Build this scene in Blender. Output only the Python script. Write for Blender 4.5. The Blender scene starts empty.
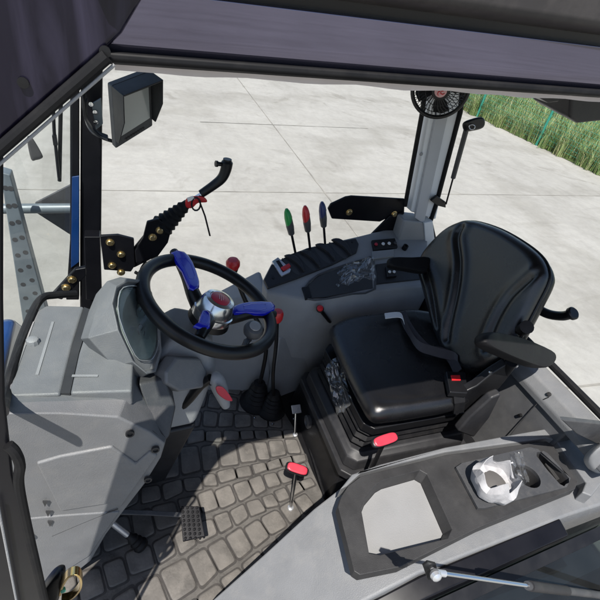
import bpy, bmesh, math, random
from mathutils import Vector as V, Matrix, noise
random.seed(7)
S = bpy.context.scene
COL = S.collection
PI = math.pi

# ------------------------------------------------------------------ camera geometry (metres; floor of the cab z = 0)
F = 440.0
CAM = V((-.21, -.957, 1.535))
def _ray(x, y): return V((x-300, -(y-300), -F))
ZA = -(_ray(160.6, 901).normalized())
XA = _ray(1430, 240).normalized(); XA = (XA - ZA*(XA@ZA)).normalized()
YA = ZA.cross(XA)
ROT = Matrix((XA, YA, ZA))
def wr(x, y): return ROT @ _ray(x, y) / F
def P(px, py, X=None, Y=None, Z=None):          # a survey point: sight line met with a known plane of the cab
    r = wr(px, py)
    if X is not None: k = (X-CAM.x)/r.x
    elif Y is not None: k = (Y-CAM.y)/r.y
    else: k = (Z-CAM.z)/r.z
    return CAM + r*k
def H(px, py, pt, n):
    r = wr(px, py); pt = V(pt); n = V(n)
    return CAM + r*((pt-CAM)@n/(r@n))
def HL(pts, pt, n): return [H(x, y, pt, n) for x, y in pts]

# ------------------------------------------------------------------ mesh builder
def smooth_loop(pts, n=4):
    out = []; N = len(pts)
    for i in range(N):
        a, b, c, d = pts[i-1], pts[i], pts[(i+1) % N], pts[(i+2) % N]
        for k in range(n):
            t = k/n
            out.append(.5*((2*b)+(c-a)*t+(2*a-5*b+4*c-d)*t*t+(3*b-a-3*c+d)*t**3))
    return out
def smooth_path(pts, n=6):
    pts = [V(p) for p in pts]; out = []; N = len(pts)
    for i in range(N-1):
        a, b, c, d = pts[max(i-1, 0)], pts[i], pts[i+1], pts[min(i+2, N-1)]
        for k in range(n):
            t = k/n
            out.append(.5*((2*b)+(c-a)*t+(2*a-5*b+4*c-d)*t*t+(3*b-a-3*c+d)*t**3))
    out.append(pts[-1]); return out
def seg_d(p, a, b):
    ab = b-a; t = max(0, min(1, (p-a)@ab/max(ab@ab, 1e-12))); return (p-a-ab*t).length
def poly_d(p, pl): return min(seg_d(p, pl[i], pl[i+1]) for i in range(len(pl)-1))
def frame(n, up=V((0, 0, 1))):
    n = V(n).normalized()
    a = up.cross(n)
    if a.length < 1e-4: a = V((0, 1, 0)).cross(n)
    a.normalize(); return a, n.cross(a), n

class MB:
    def __init__(s): s.b = bmesh.new()
    def vs(s, pts): return [s.b.verts.new(p) for p in pts]
    def face(s, vl):
        try: return s.b.faces.new(vl)
        except ValueError: return None
    def loft(s, loops, cap0=True, cap1=True, closed=True):
        L = [s.vs(l) for l in loops]; n = len(L[0])
        for i in range(len(L)-1):
            for j in range(n if closed else n-1):
                k = (j+1) % n
                s.face([L[i][j], L[i][k], L[i+1][k], L[i+1][j]])
        if cap0: s.face(L[0][::-1])
        if cap1: s.face(L[-1])
        return s
    def prism(s, loop, vec):
        vec = V(vec); return s.loft([[V(p) for p in loop], [V(p)+vec for p in loop]])
    def box(s, c, size, rot=None):
        c = V(c); h = [x/2 for x in size]; R = rot or Matrix.Identity(3)
        f = lambda x, y, z: c + R @ V((x*h[0], y*h[1], z*h[2]))
        return s.loft([[f(-1,-1,k), f(1,-1,k), f(1,1,k), f(-1,1,k)] for k in (-1, 1)])
    def tube(s, pts, r, seg=14, cap=True, closed=False):
        pts = [V(p) for p in pts]; n = len(pts)
        rr = r if isinstance(r, (list, tuple)) else [r]*n
        if len(rr) != n: rr = [rr[0]+(rr[-1]-rr[0])*i/(n-1) for i in range(n)]
        loops = []; a = None
        for i in range(n):
            if closed: t = pts[(i+1) % n]-pts[i-1]
            else: t = pts[min(i+1, n-1)]-pts[max(i-1, 0)]
            t.normalize()
            if a is None: a = frame(t)[0]
            a = (a - t*(a@t)).normalized(); b = t.cross(a)
            loops.append([pts[i]+(a*math.cos(q)+b*math.sin(q))*rr[i] for q in [2*PI*k/seg for k in range(seg)]])
        if closed: loops.append(loops[0]); return s.loft(loops, False, False)
        return s.loft(loops, cap, cap)
    def lathe(s, o, axis, prof, seg=24, wob=None, cap0=True, cap1=True):
        o = V(o); a, b, n = frame(axis); loops = []
        for i, (r, h) in enumerate(prof):
            loops.append([o+n*h+(a*math.cos(q)+b*math.sin(q))*max(r, 1e-4)*(wob(q, i) if wob else 1) for q in [2*PI*k/seg for k in range(seg)]])
        return s.loft(loops, cap0, cap1)
    def ribbon(s, pts, wid, th):
        pts = [V(p) for p in pts]; wid = V(wid); loops = []
        for i, p in enumerate(pts):
            t = pts[min(i+1, len(pts)-1)]-pts[max(i-1, 0)]
            w = wid[i] if isinstance(wid, list) else wid
            n = t.cross(w).normalized()*th/2
            loops.append([p-w/2-n, p+w/2-n, p+w/2+n, p-w/2+n])
        return s.loft(loops)
    def puff(s, outline, n, top, under, edge=.02, rings=12, fn=None, sm=4):
        """a cushion-like solid: outline lies at mid level, rounded towards +n by top and -n by under"""
        n = V(n).normalized(); o = smooth_loop([V(p) for p in outline], sm) if sm else [V(p) for p in outline]
        c = sum(o, V())/len(o)
        rmean = sum((p-c).length for p in o)/len(o)
        e = min(edge/rmean, .9)
        loops = []
        for q in (0, .25, .5, .75, 1):                     # back rim up to the mid level
            an = q*PI/2
            loops.append([c+(p-c)*(1-e*(1-math.sin(an)))-n*under*math.cos(an) for p in o])
        for q in [k/6 for k in range(1, 7)]:
            an = q*PI/2
            loops.append([c+(p-c)*(1-e*(1-math.cos(an)))+n*top*math.sin(an) for p in o])
        for k in range(1, rings):
            f_ = (1-e)*(1-k/rings)
            loops.append([c+(p-c)*f_+n*top for p in o])
        if fn:
            for li in range(5, len(loops)):
                loops[li] = [p+n*fn(p, min(1, max(0, (li-5)/6))) for p in loops[li]]
        s.loft(loops, True, True); return s
    def done(s):
        bmesh.ops.recalc_face_normals(s.b, faces=s.b.faces[:]); return s

def link(name, mb, m, root=None, parent=None, bevel=0, ang=35, sm=True, seg=2, origin=None):
    mb.done(); me = bpy.data.meshes.new(name); mb.b.to_mesh(me); mb.b.free()
    off = origin if origin is not None else (root.location if root else V((0, 0, 0)))
    me.transform(Matrix.Translation(-V(off)))
    if sm:
        for p in me.polygons: p.use_smooth = True
        me.set_sharp_from_angle(angle=math.radians(ang))
    me.materials.append(m)
    o = bpy.data.objects.new(name, me); COL.objects.link(o)
    if parent or root: o.parent = parent or root
    elif origin is not None: o.location = origin
    if bevel:
        b = o.modifiers.new('bevel', 'BEVEL'); b.width = bevel; b.segments = seg; b.limit_method = 'ANGLE'; b.angle_limit = math.radians(32)
        b.harden_normals = True
    return o
class Thing:
    def __init__(s, name, label, cat, loc, group=None, kind=None):
        s.o = bpy.data.objects.new(name, None); COL.objects.link(s.o); s.o.location = loc; s.o.empty_display_size = .1
        s.o['label'] = label; s.o['category'] = cat
        if group: s.o['group'] = group
        if kind: s.o['kind'] = kind
    def part(s, name, mb, m, parent=None, label=None, **k):
        o = link(name, mb, m, root=s.o, parent=parent, **k)
        if label: o['label'] = label
        return o
def solo(name, mb, m, label, cat, origin, group=None, **k):
    o = link(name, mb, m, origin=V(origin), **k); o['label'] = label; o['category'] = cat
    if group: o['group'] = group
    return o
def struct(name, mb, m, label=None, **k):
    o = link(name, mb, m, **k); o['kind'] = 'structure'
    o['label'] = label or name.replace('_', ' '); return o

# ------------------------------------------------------------------ materials
def mat(name, col, rough=.5, metal=0, coat=0, var=.12, scale=14, bump=0, bscale=180, spec=.5, dust=0, dustcol=(.32, .3, .27)):
    m = bpy.data.materials.new(name); m.use_nodes = True; nt = m.node_tree; n = nt.nodes; l = nt.links
    b = n['Principled BSDF']; b.inputs['Metallic'].default_value = metal; b.inputs['Coat Weight'].default_value = coat
    b.inputs['Coat Roughness'].default_value = .06; b.inputs['Specular IOR Level'].default_value = spec
    tc = n.new('ShaderNodeTexCoord')
    t = n.new('ShaderNodeTexNoise'); t.inputs['Scale'].default_value = scale; t.inputs['Detail'].default_value = 6; l.new(tc.outputs['Object'], t.inputs['Vector'])
    r = n.new('ShaderNodeMapRange'); r.inputs['From Min'].default_value = .3; r.inputs['From Max'].default_value = .7
    r.inputs['To Min'].default_value = 1-var; r.inputs['To Max'].default_value = 1+var; l.new(t.outputs['Fac'], r.inputs['Value'])
    mx = n.new('ShaderNodeMix'); mx.data_type = 'RGBA'; mx.blend_type = 'MULTIPLY'; mx.inputs['Factor'].default_value = 1
    mx.inputs['A'].default_value = (*col, 1); l.new(r.outputs['Result'], mx.inputs['B'])
    out = mx.outputs['Result']
    if dust:
        t2 = n.new('ShaderNodeTexNoise'); t2.inputs['Scale'].default_value = scale*1.7; t2.inputs['Detail'].default_value = 9; t2.inputs['Roughness'].default_value = .7; l.new(tc.outputs['Object'], t2.inputs['Vector'])
        r2 = n.new('ShaderNodeMapRange'); r2.inputs['From Min'].default_value = .48; r2.inputs['From Max'].default_value = .72; r2.inputs['To Max'].default_value = dust; l.new(t2.outputs['Fac'], r2.inputs['Value'])
        m2 = n.new('ShaderNodeMix'); m2.data_type = 'RGBA'; l.new(r2.outputs['Result'], m2.inputs['Factor']); l.new(out, m2.inputs['A']); m2.inputs['B'].default_value = (*dustcol, 1)
        out = m2.outputs['Result']
    l.new(out, b.inputs['Base Color'])
    r3 = n.new('ShaderNodeMapRange'); r3.inputs['From Min'].default_value = .3; r3.inputs['From Max'].default_value = .7
    r3.inputs['To Min'].default_value = rough*.85; r3.inputs['To Max'].default_value = min(1, rough*1.2); l.new(t.outputs['Fac'], r3.inputs['Value']); l.new(r3.outputs['Result'], b.inputs['Roughness'])
    if bump:
        t4 = n.new('ShaderNodeTexNoise'); t4.inputs['Scale'].default_value = bscale; t4.inputs['Detail'].default_value = 3; l.new(tc.outputs['Object'], t4.inputs['Vector'])
        bp = n.new('ShaderNodeBump'); bp.inputs['Strength'].default_value = bump; bp.inputs['Distance'].default_value = .002; l.new(t4.outputs['Fac'], bp.inputs['Height']); l.new(bp.outputs['Normal'], b.inputs['Normal'])
    return m
def glass(name, tint, rough=.02, ior=1.5, haze=0, fixed=None):
    m = bpy.data.materials.new(name); m.use_nodes = True; nt = m.node_tree; n = nt.nodes; l = nt.links
    n.remove(n['Principled BSDF'])
    tr = n.new('ShaderNodeBsdfTransparent'); tr.inputs['Color'].default_value = (*tint, 1)
    gl = n.new('ShaderNodeBsdfGlossy'); gl.inputs['Roughness'].default_value = rough
    fr = n.new('ShaderNodeFresnel'); fr.inputs['IOR'].default_value = ior
    mx = n.new('ShaderNodeMixShader')
    if fixed is None: l.new(fr.outputs[0], mx.inputs[0])
    else: mx.inputs[0].default_value = fixed
    l.new(tr.outputs[0], mx.inputs[1]); l.new(gl.outputs[0], mx.inputs[2])
    last = mx
    if haze:
        df = n.new('ShaderNodeBsdfDiffuse'); df.inputs['Color'].default_value = (.6, .62, .64, 1)
        tc = n.new('ShaderNodeTexCoord'); t = n.new('ShaderNodeTexNoise'); t.inputs['Scale'].default_value = 9; t.inputs['Detail'].default_value = 8; l.new(tc.outputs['Object'], t.inputs['Vector'])
        mr = n.new('ShaderNodeMapRange'); mr.inputs['To Min'].default_value = haze*.3; mr.inputs['To Max'].default_value = haze*1.6; l.new(t.outputs['Fac'], mr.inputs['Value'])
        m2 = n.new('ShaderNodeMixShader'); l.new(mr.outputs['Result'], m2.inputs[0]); l.new(mx.outputs[0], m2.inputs[1]); l.new(df.outputs[0], m2.inputs[2]); last = m2
    l.new(last.outputs[0], n['Material Output'].inputs['Surface'])
    return m
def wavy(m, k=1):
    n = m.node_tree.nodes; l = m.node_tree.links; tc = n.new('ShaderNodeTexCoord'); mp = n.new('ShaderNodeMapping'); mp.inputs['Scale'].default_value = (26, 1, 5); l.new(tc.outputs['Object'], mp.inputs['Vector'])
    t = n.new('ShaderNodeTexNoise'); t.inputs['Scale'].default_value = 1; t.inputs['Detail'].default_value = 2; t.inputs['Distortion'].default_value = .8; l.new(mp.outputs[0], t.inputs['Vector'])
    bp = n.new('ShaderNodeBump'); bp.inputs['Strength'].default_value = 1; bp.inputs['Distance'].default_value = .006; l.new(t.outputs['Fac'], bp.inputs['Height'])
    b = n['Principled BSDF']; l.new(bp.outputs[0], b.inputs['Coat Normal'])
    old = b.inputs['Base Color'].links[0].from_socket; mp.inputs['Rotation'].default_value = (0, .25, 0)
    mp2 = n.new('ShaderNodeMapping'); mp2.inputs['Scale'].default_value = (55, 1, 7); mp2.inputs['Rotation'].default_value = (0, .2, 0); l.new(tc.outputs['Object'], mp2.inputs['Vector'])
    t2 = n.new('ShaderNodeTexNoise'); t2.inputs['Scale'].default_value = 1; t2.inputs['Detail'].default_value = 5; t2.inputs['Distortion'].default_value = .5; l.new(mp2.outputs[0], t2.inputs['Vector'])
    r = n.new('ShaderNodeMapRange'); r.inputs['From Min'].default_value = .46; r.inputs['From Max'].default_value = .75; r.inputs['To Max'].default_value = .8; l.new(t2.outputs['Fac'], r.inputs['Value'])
    mx = n.new('ShaderNodeMix'); mx.data_type = 'RGBA'; l.new(r.outputs['Result'], mx.inputs['Factor']); l.new(old, mx.inputs['A']); mx.inputs['B'].default_value = (.040, .036, .062, 1); l.new(mx.outputs['Result'], b.inputs['Base Color'])  # pale streaks in the base colour stand for reflections in the gloss
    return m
M = dict(
    lgray=mat('light_gray_plastic', (.142, .146, .152), .52, bump=.4, bscale=420, var=.06, dust=.16, dustcol=(.28, .265, .24)),
    mgray=mat('mid_gray_plastic', (.235, .238, .243), .5, bump=.4, bscale=420, var=.06, dust=.1),
    trayblk=mat('charcoal_tray', (.030, .0295, .030), .5, bump=.3, bscale=420, dust=.1, dustcol=(.12, .115, .11), spec=.35),
    dgray=mat('dark_gray_plastic', (.045, .046, .049), .48, bump=.35, bscale=420, var=.08, dust=.1),
    slot=mat('shadow_gap_plastic', (.03, .031, .033), .6),
    charcoal=mat('charcoal_plastic', (.020, .020, .022), .47, bump=.12, bscale=420, var=.1, dust=.03, spec=.35),
    armpad=mat('armrest_pad', (.010, .010, .011), .55, bump=.2, bscale=500, spec=.12),
    wall=mat('rear_wall_plastic', (.075, .076, .08), .5, bump=.12, bscale=500, dust=.08),
    black=mat('black_plastic', (.008, .008, .009), .36, bump=.08, var=.2, spec=.32),
    rubber=mat('black_rubber', (.007, .007, .008), .6, var=.2, dust=.025, spec=.18),
    vinyl=mat('black_vinyl', (.007, .007, .008), .26, bump=.3, bscale=500, var=.15, scale=9, spec=.65, dust=.03, dustcol=(.06, .058, .055)),
    steelblk=mat('black_painted_steel', (.006, .006, .008), .32, var=.15, spec=.2),
    rail=mat('sky_tinted_dark_paint', (.16, .15, .215), .05, metal=.85, coat=.3, var=.12, scale=6),  # dark gloss paint; lavender sky reflection put into the base colour
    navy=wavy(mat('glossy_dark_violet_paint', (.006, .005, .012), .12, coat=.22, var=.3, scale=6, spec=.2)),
    roofgray=mat('dusty_roof_edge', (.035, .032, .032), .5, dust=.2, dustcol=(.16, .14, .13), spec=.3),
    blueglass=mat('blue_tractor_paint', (.004, .032, .13), .3, coat=.6),
    blue=mat('bright_blue_plastic', (.006, .012, .42), .22, coat=.5, var=.05),
    red=mat('red_plastic', (.50, .018, .022), .35, var=.08),
    redhot=mat('pinkish_red_insert', (.42, .028, .05), .35, var=.08),
    green=mat('green_plastic', (.01, .26, .05), .35),
    navycap=mat('dark_blue_cap', (.015, .025, .10), .35),
    chromehub=mat('brushed_chrome_hub', (.62, .63, .64), .2, metal=.95, var=.05),
    chrome=mat('chrome', (.62, .63, .65), .16, metal=1, var=.05),
    satin=mat('satin_silver', (.55, .56, .58), .3, metal=.7, var=.06),
    zinc=mat('yellow_zinc_bolt', (.62, .47, .24), .3, metal=1, var=.15),
    gold=mat('gold_zinc_striker', (.72, .52, .22), .22, metal=1, var=.1),
    white=mat('white_plastic', (.7, .7, .69), .4, var=.03),
    paper=mat('white_paper', (.34, .337, .345), .85, var=.08, scale=40, bump=.6, bscale=90),
    paperin=mat('cup_inside', (.085, .080, .077), .7),
    liner=mat('pale_liner_foam', (.50, .46, .46), .8, var=.1, scale=25),
    pillarmid=mat('gray_trim_strip', (.40, .405, .42), .5, var=.04),
    pillar=mat('pale_gray_trim', (.68, .69, .70), .5, bump=.08, var=.04),
    tyre=mat('tyre_rubber', (.016, .016, .017), .75, var=.2, dust=.2, dustcol=(.10, .095, .085)),
    mat_rubber=mat('dusty_floor_mat', (.072, .067, .061), .8, var=.35, scale=16, bump=.8, bscale=120, dust=.55, dustcol=(.125, .115, .105)),
    groove=mat('mat_groove', (.034, .031, .029), .85, var=.3, scale=20, dust=.35, dustcol=(.11, .098, .085)),
    mat_tile=mat('dusty_mat_tile', (.100, .092, .083), .8, var=.35, scale=14, bump=.45, bscale=160, dust=.55, dustcol=(.185, .168, .15)),
    belt=mat('belt_webbing', (.030, .027, .032), .55, bump=.4, bscale=600, var=.1),
    lcd=mat('display_glass', (.38, .44, .41), .25, coat=.2, var=.35, scale=12),  # bright reflection on the unlit display painted into its base colour
    screen=mat('monitor_screen', (.36, .38, .36), .18, coat=.7, var=.12, scale=6),  # gray reflection on the blank screen painted into its base colour
    frost=mat('gray_steel_post', (.12, .145, .16), .45, metal=.2, var=.12),
    teal=mat('teal_fence_paint', (.025, .21, .15), .5),
    pinkdisc=mat('pink_emblem', (.62, .36, .36), .5),
    tbottom=mat('tray_liner', (.21, .21, .21), .75, bump=.25, bscale=260, var=.05),
)
M['windscreen'] = glass('windscreen_glass', (.93, .96, .955), fixed=.05, haze=.04)
M['doorglass'] = glass('tinted_door_glass', (.30, .34, .33), fixed=.035, haze=.015)
M['poly'] = glass('clear_polythene', (.95, .955, .96), rough=.10, haze=.06, fixed=.12)
M['lens'] = glass('display_cover', (.75, .8, .8), ior=1.5, haze=.04)

def concrete():
    m = bpy.data.materials.new('yard_concrete'); m.use_nodes = True; nt = m.node_tree; n = nt.nodes; l = nt.links; b = n['Principled BSDF']
    b.inputs['Roughness'].default_value = .85
    tc = n.new('ShaderNodeTexCoord')
    def nz(sc, det, dist=0, rgh=.6, vec=None):
        t = n.new('ShaderNodeTexNoise'); t.inputs['Scale'].default_value = sc; t.inputs['Detail'].default_value = det; t.inputs['Distortion'].default_value = dist; t.inputs['Roughness'].default_value = rgh
        l.new(vec or tc.outputs['Object'], t.inputs['Vector']); return t.outputs['Fac']
    def ramp(src, stops):
        r = n.new('ShaderNodeValToRGB'); l.new(src, r.inputs[0]); e = r.color_ramp.elements
        e[0].position, e[0].color = stops[0][0], (*stops[0][1], 1); e[1].position, e[1].color = stops[-1][0], (*stops[-1][1], 1)
        for p, c in stops[1:-1]: x = e.new(p); x.color = (*c, 1)
        return r.outputs[0]
    def mul(a, c, f=1):
        x = n.new('ShaderNodeMix'); x.data_type = 'RGBA'; x.blend_type = 'MULTIPLY'; x.inputs['Factor'].default_value = f; l.new(a, x.inputs['A']); l.new(c, x.inputs['B']); return x.outputs['Result']
    base = ramp(nz(.35, 8, .6), [(.3, (.235, .230, .208)), (.55, (.27, .265, .242)), (.75, (.30, .295, .272))])
    mp = n.new('ShaderNodeMapping'); mp.inputs['Rotation'].default_value = (0, 0, .7); mp.inputs['Scale'].default_value = (.8, .22, 1); l.new(tc.outputs['Object'], mp.inputs['Vector'])
    str_ = ramp(nz(1.3, 6, 2.2, .7, mp.outputs[0]), [(.30, (.90, .895, .885)), (.48, (1, 1, 1)), (.75, (1.05, 1.05, 1.04))])
    mp2 = n.new('ShaderNodeMapping'); mp2.inputs['Rotation'].default_value = (0, 0, -.35); mp2.inputs['Scale'].default_value = (.25, 1.1, 1); l.new(tc.outputs['Object'], mp2.inputs['Vector'])
    st2 = ramp(nz(1.0, 5, 3.0, .65, mp2.outputs[0]), [(.28, (.89, .885, .87)), (.44, (1, 1, 1)), (.8, (1, 1, 1))])
    fine = ramp(nz(9, 8, 0, .75), [(.3, (.9, .9, .9)), (.7, (1.06, 1.06, 1.06))])
    stain = ramp(nz(.9, 4, 1.5), [(.28, (.78, .77, .75)), (.4, (1, 1, 1)), (1, (1, 1, 1))])
    wv = n.new('ShaderNodeTexWave'); wv.wave_type = 'RINGS'; wv.rings_direction = 'Z'; wv.inputs['Scale'].default_value = .09; wv.inputs['Distortion'].default_value = 6; wv.inputs['Detail'].default_value = 5; wv.inputs['Detail Scale'].default_value = 2.5; wv.inputs['Detail Roughness'].default_value = .65
    mp3 = n.new('ShaderNodeMapping'); mp3.inputs['Location'].default_value = (-9, -2, 0); l.new(tc.outputs['Object'], mp3.inputs['Vector']); l.new(mp3.outputs[0], wv.inputs['Vector'])
    tyre = ramp(wv.outputs['Fac'], [(.0, (.87, .865, .85)), (.25, (1, 1, 1)), (1, (1.02, 1.02, 1.02))])
    mot = ramp(nz(2.6, 7, .4, .7), [(.3, (.92, .915, .90)), (.5, (1, 1, 1)), (.72, (1.06, 1.06, 1.05))])
    base = mul(mul(base, tyre), mot)
    l.new(mul(mul(mul(mul(base, str_), st2), fine), stain), b.inputs['Base Color'])
    bp = n.new('ShaderNodeBump'); bp.inputs['Strength'].default_value = .25; bp.inputs['Distance'].default_value = .01; l.new(nz(30, 5), bp.inputs['Height']); l.new(bp.outputs[0], b.inputs['Normal'])
    return m
M['concrete'] = concrete()
M['joint'] = mat('joint_filler', (.195, .187, .165), .9, var=.3, scale=3)
def grassmat(name, c1, c2):
    m = bpy.data.materials.new(name); m.use_nodes = True; nt = m.node_tree; n = nt.nodes; l = nt.links; b = n['Principled BSDF']; b.inputs['Roughness'].default_value = .6
    g = n.new('ShaderNodeNewGeometry'); r = n.new('ShaderNodeValToRGB'); l.new(g.outputs['Random Per Island'], r.inputs[0])
    e = r.color_ramp.elements; e[0].color = (*c1, 1); e[1].color = (*c2, 1); x = e.new(.93); x.color = (.34, .31, .17, 1); x2 = e.new(.5); x2.color = (*[(a+b_)/2 for a, b_ in zip(c1, c2)], 1)
    l.new(r.outputs[0], b.inputs['Base Color'])
    b.inputs['Transmission Weight'].default_value = 0
    return m
M['grass'] = grassmat('wild_grass', (.08, .155, .035), (.22, .32, .10))
M['verge'] = mat('verge_soil', (.09, .13, .035), .95, var=.4, scale=1.5)

# ------------------------------------------------------------------ world, sun, camera
SD = V((.28, .46, -1)).normalized()               # direction the sunlight travels
el = math.asin(-SD.z); az = math.atan2(-SD.x, -SD.y)
w = bpy.data.worlds.new('World'); S.world = w; w.use_nodes = True
sk = w.node_tree.nodes.new('ShaderNodeTexSky'); sk.sky_type = 'NISHITA'; sk.sun_disc = False; sk.sun_elevation = el; sk.sun_rotation = az
bg = w.node_tree.nodes['Background']; bg.inputs['Strength'].default_value = .10; w.node_tree.links.new(sk.outputs[0], bg.inputs['Color'])
sl = bpy.data.lights.new('sun', 'SUN'); sl.energy = 4.7; sl.angle = math.radians(.5); sl.color = (1, .955, .89)
so = bpy.data.objects.new('sun', sl); COL.objects.link(so); so.rotation_euler = SD.to_track_quat('-Z', 'Y').to_euler(); so.location = (0, 0, 8)
cd = bpy.data.cameras.new('camera'); cd.sensor_width = 36; cd.lens = F/600*36; cd.clip_start = .02; cd.clip_end = 1000
co = bpy.data.objects.new('camera', cd); COL.objects.link(co)
co.matrix_world = Matrix.Translation(CAM) @ ROT.to_4x4(); S.camera = co
S.view_settings.view_transform = 'Standard'; S.view_settings.look = 'None'; S.view_settings.gamma = 1; S.view_settings.use_curve_mapping = False
S.view_settings.exposure = .75
S.cycles.max_bounces = 10; S.cycles.transparent_max_bounces = 16; S.cycles.sample_clamp_indirect = 8

# ------------------------------------------------------------------ the yard
GZ = -1.15
mb = MB(); mb.b.faces.new(mb.vs([V((-150, -150, GZ)), V((150, -150, GZ)), V((150, 150, GZ)), V((-150, 150, GZ))]))
struct('concrete_yard', mb, M['concrete'], sm=False)
def strip(a, b, wd, z):
    a, b = V(a), V(b); d = (b-a).normalized(); s_ = V((-d.y, d.x, 0))*wd/2
    m_ = MB(); N = max(2, int((b-a).length/.25)); L = []; R = []
    for i in range(N+1):
        p = a+(b-a)*i/N; j = s_*(1+.5*noise.noise(p*3)); L.append(V((p.x, p.y, z))+j); R.append(V((p.x, p.y, z))-j)
    m_.loft([L, R], False, False, closed=False); return m_
j1a, j1b = P(70, 190, Z=GZ), P(560, 195.5, Z=GZ); d1 = (j1b-j1a)
j2a, j2b = P(334, 205, Z=GZ), P(235, 75, Z=GZ); d2 = (j2b-j2a)
k = 0
jl = [(j1a-d1*4, j1b+d1*1.6), (j2a-d2*.9, j2b+d2*.2), (P(540, 391, Z=GZ), P(640, 380, Z=GZ)), (P(200, 122, Z=GZ), P(300, 123, Z=GZ)+d1*.2)]
for a, b in jl:
    struct('pavement_joint', strip(a, b, .022, GZ+.004+.001*k), M['joint'], label='thin dark joint between concrete slabs', sm=False); k += 1
# grass verge behind: edge seen from (480,90) to (600,172)
ga, gb = P(463, 110, Z=GZ), P(600, 176, Z=GZ); gd = (gb-ga).normalized(); gn = V((-gd.y, gd.x, 0))
if gn @ ((ga+gb)/2-CAM) < 0: gn = -gn
mb = MB(); q = [ga-gd*60, gb+gd*14, gb+gd*14+gn*120, ga-gd*60+gn*120]
mb.b.faces.new(mb.vs([V((p.x, p.y, GZ+.012)) for p in q])); struct('grass_verge', mb, M['verge'], sm=False)
mb = MB(); Lg = (gb-ga).length
for i in range(60000):
    t = random.uniform(-.5, 1.25); u_ = random.random()**1.6*7-.35*random.random()**4*max(0, noise.noise(V((t*60, 5, 0)))+.3)
    p = ga+gd*Lg*t+gn*(u_+.45*noise.noise(V((t*14, 0, 0)))+.25*noise.noise(V((t*55, 0, 0)))+.05)
    if noise.noise(V((p.x*.9, p.y*.9, 3))) < -.32 and random.random() < .6: continue
    hgt = random.uniform(.35, 1.0)*(.6+.55*min(1, u_/1.2))*(1+.35*noise.noise(V((p.x*.5, p.y*.5, 0))))
    a = random.uniform(0, 2*PI); wd = random.uniform(.003, .009); d = V((math.cos(a), math.sin(a), 0)); s_ = V((-d.y, d.x, 0))*wd
    b0 = V((p.x, p.y, GZ+.01)); mid = b0+V((0, 0, hgt*.6))+d*hgt*.1; tip = b0+V((0, 0, hgt*random.uniform(.8, 1)))+d*hgt*random.uniform(.2, .5)
    v = mb.vs([b0-s_, b0+s_, mid+s_*.8, mid-s_*.8, tip]); mb.b.faces.new([v[0], v[1], v[2], v[3]]); mb.b.faces.new([v[3], v[2], v[4]])
me = bpy.data.meshes.new('wild_grass'); mb.b.to_mesh(me); mb.b.free(); me.materials.append(M['grass'])
o = bpy.data.objects.new('wild_grass', me); COL.objects.link(o); o['kind'] = 'stuff'; o['label'] = 'tall wild green grass along the yard edge'; o['category'] = 'grass'
# teal wire fence standing in the grass
f0 = P(533, 145, Z=GZ)+gn*.12; fdir = gd
fence = Thing('wire_fence', 'teal wire fence with thin posts standing in the tall grass', 'fence', V((f0.x, f0.y, GZ)))
gap = (P(533, 143, Z=GZ)-P(474, 115, Z=GZ)).length
for i in range(-3, 3):
    p = f0+gd*gap*i
    fence.part('post', MB().tube([V((p.x, p.y, GZ)), V((p.x, p.y, GZ+1.75))], .038, 8), M['teal'])
mb = MB(); a = f0-gd*gap*3; b = f0+gd*gap*2
for i in range(14): mb.tube([V((a.x, a.y, GZ+.15+.118*i)), V((b.x, b.y, GZ+.15+.118*i))], .0035, 4)
nv = int((b-a).length/.09)
for i in range(nv):
    p = a+(b-a)*i/nv; mb.tube([V((p.x, p.y, GZ+.2)), V((p.x, p.y, GZ+1.69))], .003, 4)
fence.part('wire_mesh', mb, M['teal'])

# ------------------------------------------------------------------ cab frame
DY = -.62
cab = Thing('tractor_cab', 'glossy dark cab frame with door opening, pillars and header over the driver station', 'tractor cab', (.4, 0, 0))
# header: profile in YZ swept along X, following the slope of the rail
def hdr(prof, x0, x1, z0, z1, y0=0, y1=0):
    l0 = [V((x0, y+y0, z+z0)) for y, z in prof]; l1 = [V((x1, y+y1, z+z1)) for y, z in prof]
    return MB().loft([l0, l1])
HX0, HX1 = -.205, 1.7
hz0 = P(108, 50, Y=DY).z; sl_ = (P(590, 91, Y=DY).z-P(200, 62, Y=DY).z)/(P(590, 91, Y=DY).x-P(200, 62, Y=DY).x)
hz1 = hz0+sl_*(HX1-HX0)
print('hdr', hz0, hz1, sl_)
rail = hdr([(.006, -.003), (.05, -.004), (.05, .05), (.006, .033), (0, .0325), (0, .010), (.0012, .003)], HX0-.03, HX1, hz0, hz1, DY, DY)
cab.part('header_rail', rail, M['rail'], bevel=.001)
cab.part('header_seal', hdr([(-.002, -.006), (.004, -.009), (.02, -.008), (.02, -.002), (-.001, -.001)], HX0-.012, HX1, hz0, hz1, DY, DY), M['rubber'], bevel=.002)
cab.part('header_groove', hdr([(.006, .030), (.05, .030), (.05, .05), (.004, .046)], HX0-.02, HX1, hz0, hz1, DY, DY), M['black'])
cab.part('roof_edge', hdr([(-.022, .047), (.0, .041), (.9, .062), (.9, .13), (-.01, .12), (-.026, .09)], HX0-.02, HX1, hz0, hz1, DY, DY), M['roofgray'], bevel=.006)
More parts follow.
